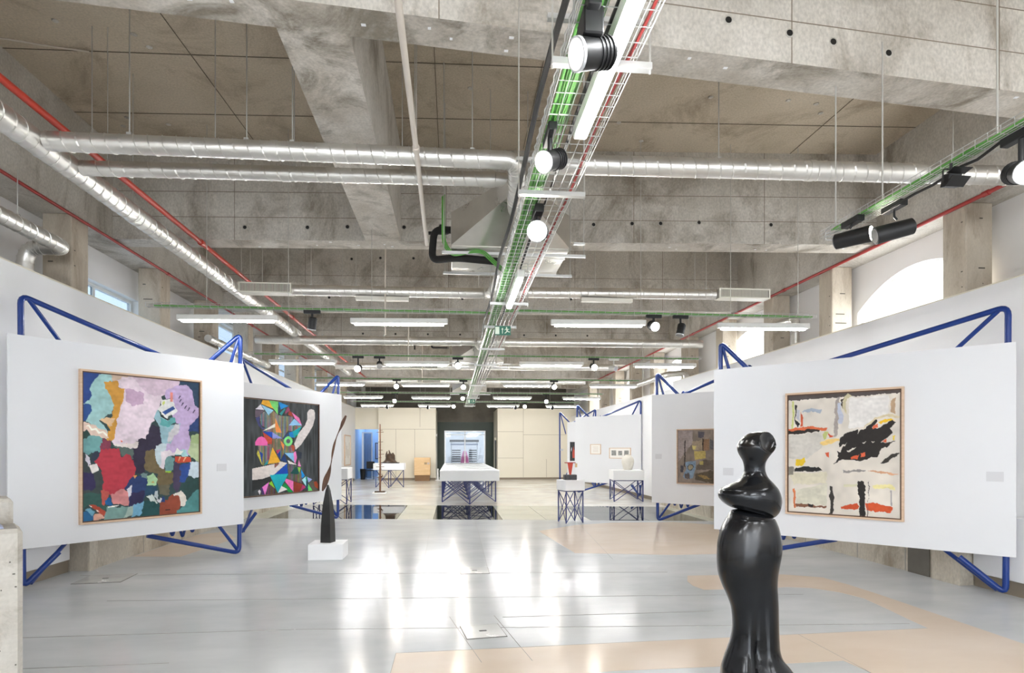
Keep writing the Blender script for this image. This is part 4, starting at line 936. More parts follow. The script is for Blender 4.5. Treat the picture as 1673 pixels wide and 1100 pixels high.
PAINT_C=[(0,205,200,192,9,345,327,328,340,432,193,538,5,540),
(0,212,208,190,68,811,377,739,367,922,81,931),
(0,232,228,224,569,45,901,47,899,187,712,281,558,292),
(0,215,208,185,2,672,365,649,363,740,54,764),
(0,88,80,78,-15,-13,1014,-14,995,33,582,36,389,41,-16,42),
(0,165,155,150,459,34,480,29,485,176,454,361,426,361,442,207),
(0,205,195,160,549,6,589,40,548,51,539,190,513,113,514,49),
(0,185,190,205,472,86,493,87,512,189,504,253,476,252),
(0,60,50,45,493,61,528,44,507,81,520,139,499,106),
(0,195,200,130,33,50,56,51,52,291,33,291),
(0,190,190,200,81,125,111,133,109,246,80,198),
(0,45,42,45,63,88,93,92,77,125,72,218,109,259,86,282,64,231),
(0,205,95,60,122,146,144,180,146,273,120,272),
(0,165,175,190,133,146,193,128,266,127,327,139,294,161,229,146,148,157),
(0,215,110,70,-14,297,153,276,299,278,378,286,370,312,227,297,-14,314),
(0,50,45,42,-14,312,212,294,313,305,306,321,152,329,-14,341),
(0,185,190,120,349,315,384,328,369,380,341,386),
(0,215,85,50,384,328,426,348,398,373),
(0,238,205,130,308,406,369,386,474,374,488,393,340,432),
(0,190,160,130,913,90,957,61,955,182,918,181),
(0,220,205,170,685,300,778,214,905,193,1005,199,1004,217,893,214,803,230),
(0,46,42,40,481,367,530,329,645,299,645,337,659,299,712,294,784,227,810,234,764,288,815,295,930,242,970,249,917,291,935,321,890,376,839,412,896,412,953,397,902,443,838,468,805,529,465,534,507,470,549,406,494,451),
(0,46,42,40,466,486,806,483,819,514,728,540,655,563,574,548,506,549,429,589,479,530),
(0,222,214,203,555,476,630,444,616,463,568,485),
(0,222,214,203,684,406,723,394,697,413),
(0,200,190,180,762,400,795,394,775,409),
(0,58,54,50,831,569,901,519,964,485,988,485,932,537,875,574),
(0,240,195,50,813,246,905,233,961,237,841,265),
(0,225,110,75,770,276,809,255,815,283,783,301),
(0,225,110,75,852,406,890,382,890,412),
(0,235,205,70,935,352,953,352,949,394,934,394),
(0,215,95,60,581,529,649,509,642,544,588,545),
(0,225,105,70,666,497,705,484,708,518,668,528),
(0,215,95,60,346,497,396,490,381,535,360,522),
(0,225,190,50,73,542,156,535,170,561,140,601,72,603),
(0,140,135,125,-4,611,57,616,48,677,-6,685),
(0,42,42,42,57,630,170,604,294,611,325,643,184,647,56,660),
(0,150,145,142,515,629,566,631,713,633,706,643,518,651),
(0,215,165,130,713,637,974,651,924,665,771,651),
(0,210,120,75,42,802,61,798,73,958,54,963),
(0,130,90,70,66,932,171,929,367,928,367,941,81,958),
(0,45,40,40,193,928,248,928,248,945,193,945),
(0,62,58,55,402,761,426,760,435,853,430,925,440,956,422,1003,394,998,409,932,396,881),
(0,205,85,50,562,911,636,894,659,924,649,947,500,946,500,927),
(0,210,88,48,712,890,921,897,936,908,926,961,721,946),
(0,46,42,40,646,717,699,721,711,752,708,940,714,1009,668,1005,657,868,645,774),
(0,90,85,85,738,708,747,751,736,864,734,1001,727,1001,737,801),
(0,232,222,160,777,744,942,743,954,773,783,768),
(0,215,210,180,523,747,645,739,645,761,523,772),
(0,170,165,165,922,781,935,780,933,896,921,897),
]
PAINT_D=[(0,150,138,135,-10,-15,423,-12,421,250,4,604),
(0,150,135,115,405,218,703,185,701,379,420,370),
(0,95,85,75,730,562,1005,559,1003,740,512,749,528,662),
(0,85,75,60,495,825,1003,740,1001,1005,495,933),
(0,135,105,80,703,174,888,174,886,378,732,379),
(0,85,82,90,564,32,735,33,734,141,579,152),
(0,180,160,95,467,392,786,389,785,529,482,565),
(0,190,175,110,405,294,515,294,483,370,420,370),
(0,175,160,95,606,596,715,595,714,659,606,650),
(0,60,52,50,198,196,223,196,212,689,172,701),
(0,120,140,160,220,601,513,587,504,749,432,902,195,929,147,876,244,710),
(0,60,60,60,437,701,428,726,406,746,373,758,336,758,303,748,280,729,272,704,281,680,304,660,337,648,373,647,406,658,429,677),
(0,150,140,115,421,702,414,722,396,738,369,747,340,748,313,739,295,724,288,704,295,684,314,668,340,659,370,658,396,667,415,682),
(0,70,68,75,68,680,164,679,148,799,67,801),
(0,90,82,80,195,831,323,807,338,915,211,918),
(0,140,115,70,542,856,728,841,956,910,758,915),
(0,95,95,100,903,185,1010,185,1008,377,901,356),
(0,60,50,45,695,163,726,163,724,390,693,390),
]

def vnoise(u, v, f, seed):
    r = np.random.RandomState(seed); n = 64; g_ = r.rand(n, n); x = (u*f) % (n-1); y = (v*f) % (n-1)
    i = x.astype(int); j = y.astype(int); a = x-i; b = y-j; a = a*a*(3-2*a); b = b*b*(3-2*b)
    return (g_[j, i]*(1-a)+g_[j, i+1]*a)*(1-b)+(g_[j+1, i]*(1-a)+g_[j+1, i+1]*a)*b-.5
def inpoly(u, v, p):
    c = np.zeros(u.shape, bool); j = len(p)-1
    for i in range(len(p)):
        (xi, yi), (xj, yj) = p[i], p[j]
        if yi != yj: c ^= ((yi > v) != (yj > v)) & (u < (xj-xi)*(v-yi)/(yj-yi)+xi)
        j = i
    return c
def canvas_mesh(P, s0, s1, z0, z1, n, data, bg, nx, ny, warp, mottle, streak=0, name='canvas', parent=None, grow=0):
    """grid from (s0,z1) top-left to (s1,z0) bottom-right on plane P(s, n, z)"""
    uu, vv = np.meshgrid(np.linspace(0, 1, nx), np.linspace(0, 1, ny))
    col = np.zeros((ny, nx, 3)); lin = lambda h: np.array(srgb(*h)[:3])
    col[:] = lin(bg); m = 1+mottle*1.6*(vnoise(uu, vv, 6, 5)+.6*vnoise(uu, vv, 19, 6))
    if streak: m = m*(1+streak*vnoise(uu, vv*.12, 55, 9))
    col *= m[..., None]
    wu = uu+warp*(.7*vnoise(uu, vv, 9, 1)+.5*vnoise(uu, vv, 26, 2)+.4*vnoise(uu, vv, 62, 3)); wv = vv+warp*(.7*vnoise(uu, vv, 9, 11)+.5*vnoise(uu, vv, 26, 12)+.4*vnoise(uu, vv, 62, 13))
    br = 1+mottle*(1.2*vnoise(uu, vv, 11, 21)+.9*vnoise(uu*.4, vv, 60, 22)+.7*vnoise(uu, vv, 62, 23))
    for k, it in enumerate(data):
        p = [(it[i]/1000, it[i+1]/1000) for i in range(4, len(it), 2)]
        if grow and it[0] == 0:
            cx_ = sum(q[0] for q in p)/len(p); cy_ = sum(q[1] for q in p)/len(p); p = [(cx_+(q[0]-cx_)*grow, cy_+(q[1]-cy_)*grow) for q in p]
        w = inpoly(uu, vv, p) if it[0] == 1 else inpoly(wu, wv, p)
        c = lin(it[1:4])[None, None]*br[..., None]
        if it[0] == 2:
            hue = np.stack([vnoise(uu+.31*q, vv*.05, 60, 40+q) for q in range(3)], -1)
            c = c*(1+1.5*hue)
        col = np.where(w[..., None], c, col)
    col = np.clip(col, .004, .95)
    vs = [tuple(P(s0+(s1-s0)*u, n+.0, z1+(z0-z1)*v)) for v in np.linspace(0, 1, ny) for u in np.linspace(0, 1, nx)]
    r = parent
    while r.parent is not None: r = r.parent
    V = np.array(vs)-np.array(r.location)
    idx = np.arange(nx*ny).reshape(ny, nx); F = np.stack([idx[:-1, :-1], idx[1:, :-1], idx[1:, 1:], idx[:-1, 1:]], -1).reshape(-1, 4)
    me = bpy.data.meshes.new(name); me.from_pydata(V.tolist(), [], F.tolist())
    a = me.color_attributes.new('Col', 'FLOAT_COLOR', 'POINT')
    a.data.foreach_set('color', np.concatenate([col.reshape(-1, 3), np.ones((nx*ny, 1))], 1).astype(np.float32).ravel())
    me.materials.append(M['paint']); o = bpy.data.objects.new(name, me); COL.objects.link(o); o.parent = parent
    return o
def plane_box(P, s0, s1, n0, n1, z0, z1, mb=None):
    mb = mb or MB(); return mb.hexa([P(s0, n0, z0), P(s1, n0, z0), P(s1, n1, z0), P(s0, n1, z0), P(s0, n0, z1), P(s1, n0, z1), P(s1, n1, z1), P(s0, n1, z1)])
def frame(P, s0, s1, z0, z1, nf, nb, w, m, t, inner=None):
    """four moulding strips; nf front offset (negative = toward the hall)"""
    for a, b, c, d in ((s0, s1, z1-w, z1), (s0, s1, z0, z0+w), (s0, s0+w, z0+w, z1-w), (s1-w, s1, z0+w, z1-w)):
        plane_box(P, a, b, nf, nb, c, d).build('frame_strip', m, t)
    if inner:
        w2 = w+.012
        for a, b, c, d in ((s0+w, s1-w, z1-w2, z1-w), (s0+w, s1-w, z0+w, z0+w2), (s0+w, s0+w2, z0+w2, z1-w2), (s1-w2, s1-w, z0+w2, z1-w2)):
            plane_box(P, a, b, nf+.008, nb, c, d).build('inner_lip', inner, t)
# ================================================================== DISPLAY PANELS
def panel(A, B, side, s0, s1, z0, z1, ztop, label, r=.03, rear=.5, ends=True):
    A = Vector((A[0], A[1], 0)); B = Vector((B[0], B[1], 0)); D = (B-A).normalized(); L = (B-A).length
    N = Vector((-D.y, D.x, 0)) if side == 'L' else Vector((D.y, -D.x, 0))
    P = lambda s, n, z: A+D*s+N*n+Vector((0, 0, z))
    t = thing('exhibition_screen', label, 'display panel', A)
    b = plane_box(P, s0, s1, -.06, -.028, z0, z1).build('board', 'board', t)
    sc = L/2.527
    def tb(name, pts, rr=r, fil=.09): return MB().tube(fillet([P(*p) for p in pts], fil, 5), rr, 10).build(name, 'blue', t)
    nt = (1.9*sc, rear, ztop-.45); nb = (1.35*sc, rear*.4, .40)
    tb('tube_post', [(.30*sc, .0, .36), (-.03, 0, r), (-.05, 0, ztop-.01), nt])                 # near post, bent over into the long brace
    tb('tube_post', [nb, (L-.02, 0, r), (L, 0, ztop-.01), (L-.55, .32, ztop-.68)])
    tb('tube_brace', [(.03, .02, ztop-.04), (.42*sc, .2, ztop-.46), (.7*sc, .3, ztop-.62)], r*.75)
    tb('tube_brace', [(L-.01, .02, ztop-.04), (L-.12, .08, ztop-.5), (L-.2, .15, ztop-.9)], r*.75)
    tb('tube_brace', [(L-.03, .01, r+.03), (L-.24, .04, .36), (L-.42, .08, .62)], r*.75)
    tb('tube_brace', [(.04, .01, r+.03), (.45*sc, .25, .40), (.6*sc, .33, .5)], r*.75)
    for k, (ds, dz) in enumerate(((-.14, 0), (0, .03), (.14, -.02))):                        # bent ends of the rear braces, top and bottom
        c = 1.98*sc+ds
        tb('rear_bend', [(c-.16, rear+.1, ztop-.75), (c, rear+.1, ztop-.40+dz), (c+.13, rear+.1, ztop-.72)], r*.6, .05)
        tb('rear_bend', [(c-.1, rear, .62), (c, rear, .30-dz), (c+.09, rear, .6)], r*.6, .05)
    for c, z in ((.12, (z0+z1)/2), (L-.12, (z0+z1)/2)): plane_box(P, c-.05, c+.05, -.03, .03, z-.04, z+.04).build('clip', 'steel', t)
    return t, P
def painting(P, s0, s1, z0, z1, label, data, bg, nx, ny, warp, mottle, fw=.02, flip=False, streak=0, fm='frame_wood', inner='frame_dark', base=-.06, cat='painting', grow=0):
    c = P((s0+s1)/2, base-.03, (z0+z1)/2); t = thing('painting', label, cat, tuple(c))
    a, b = min(s0, s1), max(s0, s1)
    frame(P, a, b, z0, z1, base-.045, base-.001, fw, fm, t, inner)
    plane_box(P, a+fw, b-fw, base-.02, base-.002, z0+fw, z1-fw).build('stretcher', 'frame_wood', t)
    u0, u1 = (b-fw-.006, a+fw+.006) if flip else (a+fw+.006, b-fw-.006)
    canvas_mesh(P, u0, u1, z0+fw+.006, z1-fw-.006, base-.028, data, bg, nx, ny, warp, mottle, streak, parent=t, grow=grow)
    return t
def wall_card(P, s, z, label, base=-.06):
    t = plane_box(P, s-.07, s+.07, base-.006, base-.001, z-.05, z+.05).build('caption_card', 'card'); tag(t, label, 'caption')
    return t
_, P = panel((-4.525, 6.989), (-2.995, 9.0), 'L', -.18, 2.535, .445, 2.70, 3.14, 'white display panel on blue tube frame carrying the purple and red patchwork painting')
painting(P, .466, 1.894, .647, 2.403, 'large abstract painting of lilac, red and teal patches in a pale wood frame', PAINT_A, (52, 72, 72), 250, 300, .03, .22, .022, grow=1.07)
wall_card(P, 2.2, 1.25, 'small caption card right of the purple and red patchwork painting')
_, P = panel((-3.65, 11.05), (-2.428, 13.338), 'L', -.12, 2.62, .43, 2.66, 3.09, 'white display panel on blue tube frame carrying the black painting with bright triangles')
painting(P, -.115, 1.872, .655, 2.40, 'dark painting of bright triangles with two pale curved arms', PAINT_B, (62, 66, 68), 230, 240, .003, .2, .014, streak=1.3, fm='dark_wood', inner=None)
_, P = panel((5.557, 5.717), (3.605, 7.978), 'R', -.116, 3.05, .417, 2.57, 2.955, 'white display panel on blue tube frame carrying the painting with black brush strokes')
painting(P, .837, 2.099, .697, 2.19, 'cream abstract painting with black brush strokes and orange bars', PAINT_C, (222, 214, 203), 280, 310, .024, .15, .022, flip=True)
wall_card(P, 2.85, 1.2, 'small caption card left of the painting with black brush strokes')
wall_card(P, .05, 1.22, 'small caption card right of the painting with black brush strokes')
_, P = panel((5.51, 10.98), (4.178, 12.26), 'R', 0, 1.93, .40, 2.61, 3.08, 'white display panel on blue tube frame carrying the small brown painting', rear=.3)
painting(P, .607, 1.375, .809, 1.895, 'brown and grey abstract painting with ochre squares, behind the black figure', PAINT_D, (130, 118, 108), 110, 150, .03, .3, .016, flip=True, inner=None)
wall_card(P, 1.78, 1.35, 'small caption card left of the brown abstract painting')
_, P3 = panel((5.78, 18.6), (4.2, 20.5), 'R', -.094, 2.497, .39, 2.58, 3.02, 'white display panel on blue tubes carrying two small framed prints')
def print_(P, s0, s1, z0, z1, label, marks, m):
    t = thing('framed_print', label, 'print', tuple(P((s0+s1)/2, -.07, (z0+z1)/2))); frame(P, s0, s1, z0, z1, -.085, -.061, .018, 'frame_wood', t)
    plane_box(P, s0+.018, s1-.018, -.072, -.062, z0+.018, z1-.018).build('paper_sheet', 'paper', t)
    for a, b, c, d in marks:
        w, h = s1-s0, z1-z0; plane_box(P, s0+w*a, s0+w*b, -.0735, -.071, z0+h*c, z0+h*d).build('drawing_mark', m, t)
print_(P3, 1.422, 1.848, 1.33, 1.66, 'small square framed print, left of the two on the far right panel', [(.25, .75, .25, .3), (.25, .75, .4, .44), (.25, .7, .55, .59), (.25, .75, .7, .74)], 'faint')
print_(P3, .264, 1.082, 1.198, 1.54, 'wide framed print with three grey drawings above the cream vase', [(.10, .30, .25, .75), (.40, .58, .3, .72), (.68, .9, .28, .76)], 'ink')
panel((5.3, 22.6), (4.26, 24.25), 'R', -.1, 1.44, .38, 2.56, 3.0, 'white display panel farthest back on the right, partly behind another panel', rear=.3)
PW = lambda s, n, z: Vector((LW+.0-n-.06, s, z))
t = thing('painting', 'tall pale framed drawing on the white left wall near the blue room', 'painting', (LW, 28, 1.45)); 
frame(PW, 27.22, 28.81, .76, 2.13, -.10, -.061, .05, 'frame_wood', t); plane_box(PW, 27.27, 28.76, -.075, -.062, .81, 2.08).build('paper_sheet', 'paper', t)
for k in range(4): plane_box(PW, 27.5+.3*k, 27.62+.3*k, -.077, -.074, 1.1+.1*(k % 2), 1.8-.15*(k % 3)).build('drawing_mark', 'faint', t)
# ================================================================== SCULPTURES
def catmull(rows, m):
    out = []; R = [np.array(r, float) for r in rows]
    for i in range(len(R)-1):
        p0, p1, p2, p3 = R[max(i-1, 0)], R[i], R[i+1], R[min(i+2, len(R)-1)]
        for k in range(m):
            t = k/m; out.append(.5*((2*p1)+(-p0+p2)*t+(2*p0-5*p1+4*p2-p3)*t*t+(-p0+3*p1-3*p2+p3)*t**3))
    out.append(R[-1]); return out
FX, FY = 1.80, 3.515      # where the dark figure stands
ax_ = Vector((math.cos(YAW), -math.sin(YAW), 0)); ay_ = Vector((math.sin(YAW), math.cos(YAW), 0))
def loft(rows, m, n=56, carve=None):
    """rows: xl, zl, xr, zr, depth, dy in metres about the figure's axis"""
    mb = MB(); vs = []; R = catmull(rows, m)
    for xl, zl, xr, zr, d, dy in R:
        for k in range(n):
            a = 2*math.pi*k/n; c, s_ = math.cos(a), math.sin(a); e = .92
            cx = math.copysign(abs(c)**e, c); cy = math.copysign(abs(s_)**e, s_)
            f = (cx+1)/2; x = xl+(xr-xl)*f; z = zl+(zr-zl)*f; v = Vector((x, d*cy+dy, z))
            if carve: v = carve(v)
            else:
                g_ = max(0, min(1, (.95-v.z)/.8)); v.y += math.copysign(1, -s_)*-.0 + (.05*g_*math.exp(-((v.x-.0+.02*g_)/.035)**2) if s_ < 0 else 0)
            vs.append(Vector((FX, FY, 0))+ax_*v.x+ay_*v.y+Vector((0, 0, v.z)))
    q = len(R); fs = [(i*n+k, i*n+(k+1) % n, (i+1)*n+(k+1) % n, (i+1)*n+k) for i in range(q-1) for k in range(n)]
    fs += [tuple(range(n)), tuple((q-1)*n+k for k in range(n))]
    mb.add(vs, fs, True); return mb
c1 = lambda xl, yl, xr, yr, d, dy=0: (((xl/6.871+1140)-1212)*.0037, 1.5+(734-(695+yl/6.871))*.0037, ((xr/6.871+1140)-1212)*.0037, 1.5+(734-(695+yr/6.871))*.0037, d, dy)
c2 = lambda xl, xr, y, d, dy=0: (((xl/4.231+1130)-1212)*.0037, 1.5+(734-(840+y/4.231))*.0037, ((xr/4.231+1130)-1212)*.0037, 1.5+(734-(840+y/4.231))*.0037, d, dy)
upper = [c1(560, 70, 585, 70, .008, .02), c1(485, 82, 640, 76, .045, .02), c1(440, 100, 672, 92, .07, .015), c1(372, 145, 710, 135, .095, .01), c1(335, 195, 728, 185, .105, .005), c1(316, 240, 722, 235, .108, 0), c1(320, 285, 700, 280, .104, 0), c1(335, 325, 668, 322, .094, 0), c1(355, 362, 640, 360, .083, 0), c1(375, 402, 617, 400, .071, 0), c1(385, 445, 606, 442, .063, 0), c1(388, 490, 604, 485, .061, 0),
         c1(384, 530, 610, 522, .064, 0), c1(362, 572, 621, 562, .072, -.005), c1(318, 612, 640, 600, .088, -.012), c1(250, 645, 662, 630, .104, -.02), c1(180, 673, 690, 665, .118, -.025), c1(120, 704, 715, 702, .130, -.03), c1(92, 738, 738, 748, .138, -.03), c1(84, 772, 752, 800, .142, -.03), c1(98, 812, 758, 850, .142, -.028), c1(138, 856, 753, 905, .136, -.025), c1(188, 892, 740, 958, .126, -.02), c1(235, 915, 716, 1005, .112, -.01), c1(280, 925, 690, 1030, .095, 0), c1(330, 930, 640, 1020, .06, 0)]
hc = Vector(((1216.5-1212)*.0037, .0, 1.5+(734-724.5)*.0037)); hd = Vector((.50, -.80, .34)).normalized()
def carve(v):
    if v.z < hc.z-.09: return v
    h = (v-hc).dot(hd)
    return v-hd*(h-.066)*1.55 if h > .066 else v
lower = [c1(330, 935, 640, 985, .06, 0), c1(262, 945, 672, 1005, .09, 0), c1(228, 972, 690, 1035, .106, 0), c1(200, 1040, 694, 1062, .118, 0), c2(160, 477, 30, .127), c2(128, 504, 95, .140), c2(104, 522, 185, .150), c2(96, 519, 265, .152, -.004), c2(95, 506, 335, .148, -.006), c2(103, 496, 405, .140, -.004), c2(131, 494, 485, .128), c2(165, 499, 560, .118), c2(190, 503, 630, .112), c2(201, 504, 710, .112), c2(201, 505, 790, .116), c2(190, 507, 860, .124), c2(170, 512, 925, .134), c2(145, 530, 985, .146, -.006), c2(124, 578, 1045, .162, -.012), c2(117, 612, 1100, .172, -.014), c2(110, 636, 1165, .18, -.014), c2(106, 648, 1230, .182, -.012), c2(108, 648, 1267, .18, -.01)]
t = thing('bronze_figure', 'black bronze biomorphic standing figure on the floor in the right foreground', 'sculpture', (FX, FY, 0))
lo_ = loft(lower, 6).build('figure_body', 'bronze', t)
up_ = loft(upper, 6, 72, carve).build('figure_torso', 'bronze', t)
# twisted blade on a black obelisk and its white plinth
t = tag(MB().bbox(-1.945, -1.485, 8.47, 8.90, 0, .212, .004).build('plinth', 'white'), 'low white plinth under the black obelisk sculpture', 'plinth')
t = thing('blade_sculpture', 'thin twisted bronze blade balanced on a black obelisk, standing on a low white plinth', 'sculpture', (-1.72, 8.68, .212))
cx, cy = -1.722, 8.68; h = math.radians(28)
def quad(r, z): return [(cx+r*math.cos(h+k*math.pi/2), cy+r*math.sin(h+k*math.pi/2), z) for k in range(4)]
ob = MB(); lv = [quad(.105, .212), quad(.098, .45), quad(.075, .72), quad(.035, .93), quad(.010, 1.005)]
ob.add([p for q in lv for p in q], [(i*4+k, i*4+(k+1) % 4, i*4+4+(k+1) % 4, i*4+4+k) for i in range(4) for k in range(4)]+[(3, 2, 1, 0), (16, 17, 18, 19)]); ob.build('obelisk', 'obelisk', t)
bl = [(-.075, .92), (-.05, .99), (-.02, 1.09), (.018, 1.20), (.045, 1.32), (.06, 1.43), (.085, 1.56), (.125, 1.69), (.175, 1.80), (.205, 1.88), (.245, 1.965)]
wd = [.006, .026, .036, .026, .013, .018, .016, .010, .017, .021, .008]; tw = [.1, .2, .5, .9, 1.5, 1.1, .9, 1.4, .9, .6, .4]
mb = MB(); vs = []; K = catmull([(a[0], a[1], w, q) for a, w, q in zip(bl, wd, tw)], 5)
for i, (x, z, w, q) in enumerate(K):
    x2, z2 = K[min(i+1, len(K)-1)][:2]; x1, z1 = K[max(i-1, 0)][:2]; T = Vector((x2-x1, 0, z2-z1)).normalized()
    sidev = Vector((T.z, 0, -T.x)); bv = Vector((0, 1, 0)); wv = sidev*math.cos(q)+bv*math.sin(q); nv = bv*math.cos(q)-sidev*math.sin(q); w = abs(w)+.004
    c = Vector((cx+x, cy, z)); vs += [c+wv*w, c+nv*.007, c-wv*w, c-nv*.007]
mb.add(vs, [(i*4+k, i*4+(k+1) % 4, i*4+4+(k+1) % 4, i*4+4+k) for i in range(len(K)-1) for k in range(4)]+[(0, 1, 2, 3), tuple(len(K)*4-1-k for k in range(4))], True)
mb.build('twisted_blade', 'dark_wood', t)
# totem with rungs
TXc, TYc = -2.47, 21.17
tag(MB().bbox(TXc-.24, TXc+.22, TYc-.2, TYc+.25, 0, .03, .004).build('plinth_plate', 'white'), 'flat white base plate under the slender rod sculpture', 'plinth')
t = thing('rod_sculpture', 'slender reddish rod sculpture with short rungs on a dark base, far left', 'sculpture', (TXc, TYc, .03))
MB().bbox(TXc-.17, TXc+.17, TYc-.12, TYc+.12, .03, .075, .006).build('base_bar', 'brown', t)
MB().tube([(TXc, TYc, .07), (TXc+.005, TYc, .4), (TXc+.008, TYc, 1.2), (TXc+.002, TYc, 2.35)], [.03, .032, .026, .018], 10).build('rod', 'totem', t)
MB().tube([(TXc-.05, TYc, .55), (TXc, TYc, .5), (TXc+.09, TYc, .60)], .022, 8).build('knot', 'brown', t)
for y_, a, b in ((308, -.02, .09), (330, -.11, .12), (437, -.06, .1), (528, -.04, .09), (573, -.03, .14), (610, -.04, .05), (685, -.05, .08), (712, -.13, .14), (738, -.03, .06), (795, -.08, .1), (815, -.04, .12), (830, -.1, .06)):
    z = 1.5+(735-(660+y_/6.875))*.0212; MB().tube([(TXc+a, TYc-.02, z), (TXc+b, TYc-.02, z+.004)], .010, 6).build('rung', 'totem', t)
# ------------------------------------------------------------------ white tables on thin blue wire frames
def wire_table(label, x0, x1, y0, y1, zb, zt, style, r=.010, group=None, rot=0):
    cx, cy = (x0+x1)/2, (y0+y1)/2; t = thing('display_table', label, 'table', (cx, cy, 0), group)
    w, d = (x1-x0)/2, (y1-y0)/2
    MB().bbox(-w, w, -d, d, zb, zt, .006).build('table_top', 'white', t, (0, 0, 0))
    if style == 'diamond': F = [(-w+.05, 0), (0, -d+.02), (w-.05, 0), (0, d-.02)]
    else: F = [(-w+.03, -d+.03), (w-.03, -d+.03), (w-.03, d-.03), (-w+.03, d-.03)]
    zt2 = zb-.002
    for (x, y) in F: MB().tube([(x, y, r), (x, y, zt2)], r*1.25, 8).build('leg', 'blue_thin', t, (0, 0, 0))
    for i in range(4):
        a, b = F[i], F[(i+1) % 4]
        if style == 'diamond' and i in (1, 2, 3) or style != 'diamond':
            pass
        m1 = ((a[0]*.35+b[0]*.65), (a[1]*.35+b[1]*.65)); m2 = ((a[0]*.65+b[0]*.35), (a[1]*.65+b[1]*.35))
        MB().tube([(a[0], a[1], r*1.2), (m1[0], m1[1], zb*.62), (b[0], b[1], zt2-.01)], r*.8, 6).build('diagonal_wire', 'blue_thin', t, (0, 0, 0))
        MB().tube([(b[0], b[1], r*1.2), (m2[0], m2[1], zb*.62), (a[0], a[1], zt2-.01)], r*.8, 6).build('diagonal_wire', 'blue_thin', t, (0, 0, 0))
        MB().tube([(a[0], a[1], zt2-.012), (b[0], b[1], zt2-.012)], r*.8, 6).build('top_rail', 'blue_thin', t, (0, 0, 0))
    t.rotation_euler.z = rot
    return t
for i in range(5):
    y = 17.25+i*1.78
    t = wire_table('white display table on blue wire legs in the central row, %s from the front' % ORD[i], -.35, 1.25, y-.78, y+.84, .64, .925, 'diamond', .013, 'white tables in the central row')
    MB().box(-.72, .72, -.74, .74, .926, .930).build('glass_lid', 'steel', t, (0, 0, 0))
t = wire_table('white table on wire legs carrying the brown lumpy sculpture', -3.03, -1.87, 23.75, 24.6, .70, .95, 'diamond', .012)
t = wire_table('small white plinth table on blue wire legs under the red and black sculpture', 2.17, 2.60, 12.08, 12.52, .665, .875, 'square', .011, rot=.25)
t = wire_table('white table on blue wire legs under the cream vase', 4.55, 5.42, 16.85, 17.75, .62, .90, 'square', .014, rot=-.12)
t = wire_table('white table on wire legs half hidden behind the panel with bright triangles', -3.75, -2.82, 16.8, 17.6, .685, .985, 'square', .012)
# brown sculpture on its dark board
t = thing('brown_sculpture', 'dark brown lumpy sculpture with two horns on a dark board on a table', 'sculpture', (-2.4, 24.1, .95))
MB().bbox(-2.78, -2.08, 23.95, 24.3, .95, .985, .006).build('base_board', 'obelisk', t)
MB().lathe([(.30, 0), (.24, .04), (.19, .10), (.17, .2), (.16, .28), (.12, .33), (.03, .35)], (-2.43, 24.12, .985), 14).build('lump_body', 'brown', t)
MB().tube([(-2.55, 24.1, 1.2), (-2.57, 24.1, 1.3), (-2.54, 24.1, 1.42)], [.06, .035, .012], 8).build('horn', 'brown', t)
MB().tube([(-2.42, 24.1, 1.2), (-2.44, 24.1, 1.33), (-2.47, 24.1, 1.46)], [.07, .04, .012], 8).build('horn', 'brown', t)
MB().tube([(-2.32, 24.1, 1.1), (-2.30, 24.1, 1.26), (-2.33, 24.1, 1.36)], [.09, .06, .02], 8).build('horn', 'brown', t)
# red and black sculpture
t = thing('red_sculpture', 'upright black slab with red flame on a red tapered stem and charcoal block', 'sculpture', (2.38, 12.28, .875))
bx, by = 2.375, 12.28
MB().bbox(bx-.13, bx+.12, by-.09, by+.09, .875, .98, .006).build('stone_block', 'charcoal', t)
MB().hexa([(bx-.018, by-.015, .98), (bx+.018, by-.015, .98), (bx+.018, by+.015, .98), (bx-.018, by+.015, .98), (bx-.055, by-.02, 1.215), (bx+.055, by-.02, 1.215), (bx+.055, by+.02, 1.215), (bx-.055, by+.02, 1.215)]).build('tapered_stem', 'orange_red', t)
MB().bbox(bx-.115, bx+.105, by-.04, by+.04, 1.215, 1.232, .003).build('cross_plate', 'dark_red', t)
MB().box(bx+.0, bx+.03, by-.01, by+.01, 1.232, 1.262).build('spacer', 'white', t)
MB().bbox(bx-.005, bx+.09, by-.02, by+.02, 1.26, 1.645, .003).build('black_slab', 'obelisk', t)
fl3 = [(.045, 1.32), (.085, 1.32), (.085, 1.47), (.07, 1.50), (.064, 1.56), (.055, 1.50), (.04, 1.42)]
MB().prism([(bx+x, by-.0205, z) for x, z in fl3], (0, -.006, 0)).build('red_flame', 'orange_red', t)
MB().prism([(bx+x, by-.0205, z) for x, z in ((.018, 1.45), (.028, 1.5), (.024, 1.54), (.012, 1.49))], (0, -.006, 0)).build('white_fleck', 'white', t)
MB().box(bx+.1, bx+.14, by-.02, by+.02, 1.13, 1.21).build('side_tab', 'ply', t)
# vase
tag(MB().lathe([(.105, 0), (.12, .01), (.155, .12), (.178, .22), (.175, .30), (.15, .36), (.10, .405), (.075, .42), (.08, .445), (.07, .445), (.065, .42)], (5.02, 17.25, .90), 28).build('vase', 'ceramic'), 'round cream ceramic vase on a white table before the far right panel', 'vase')
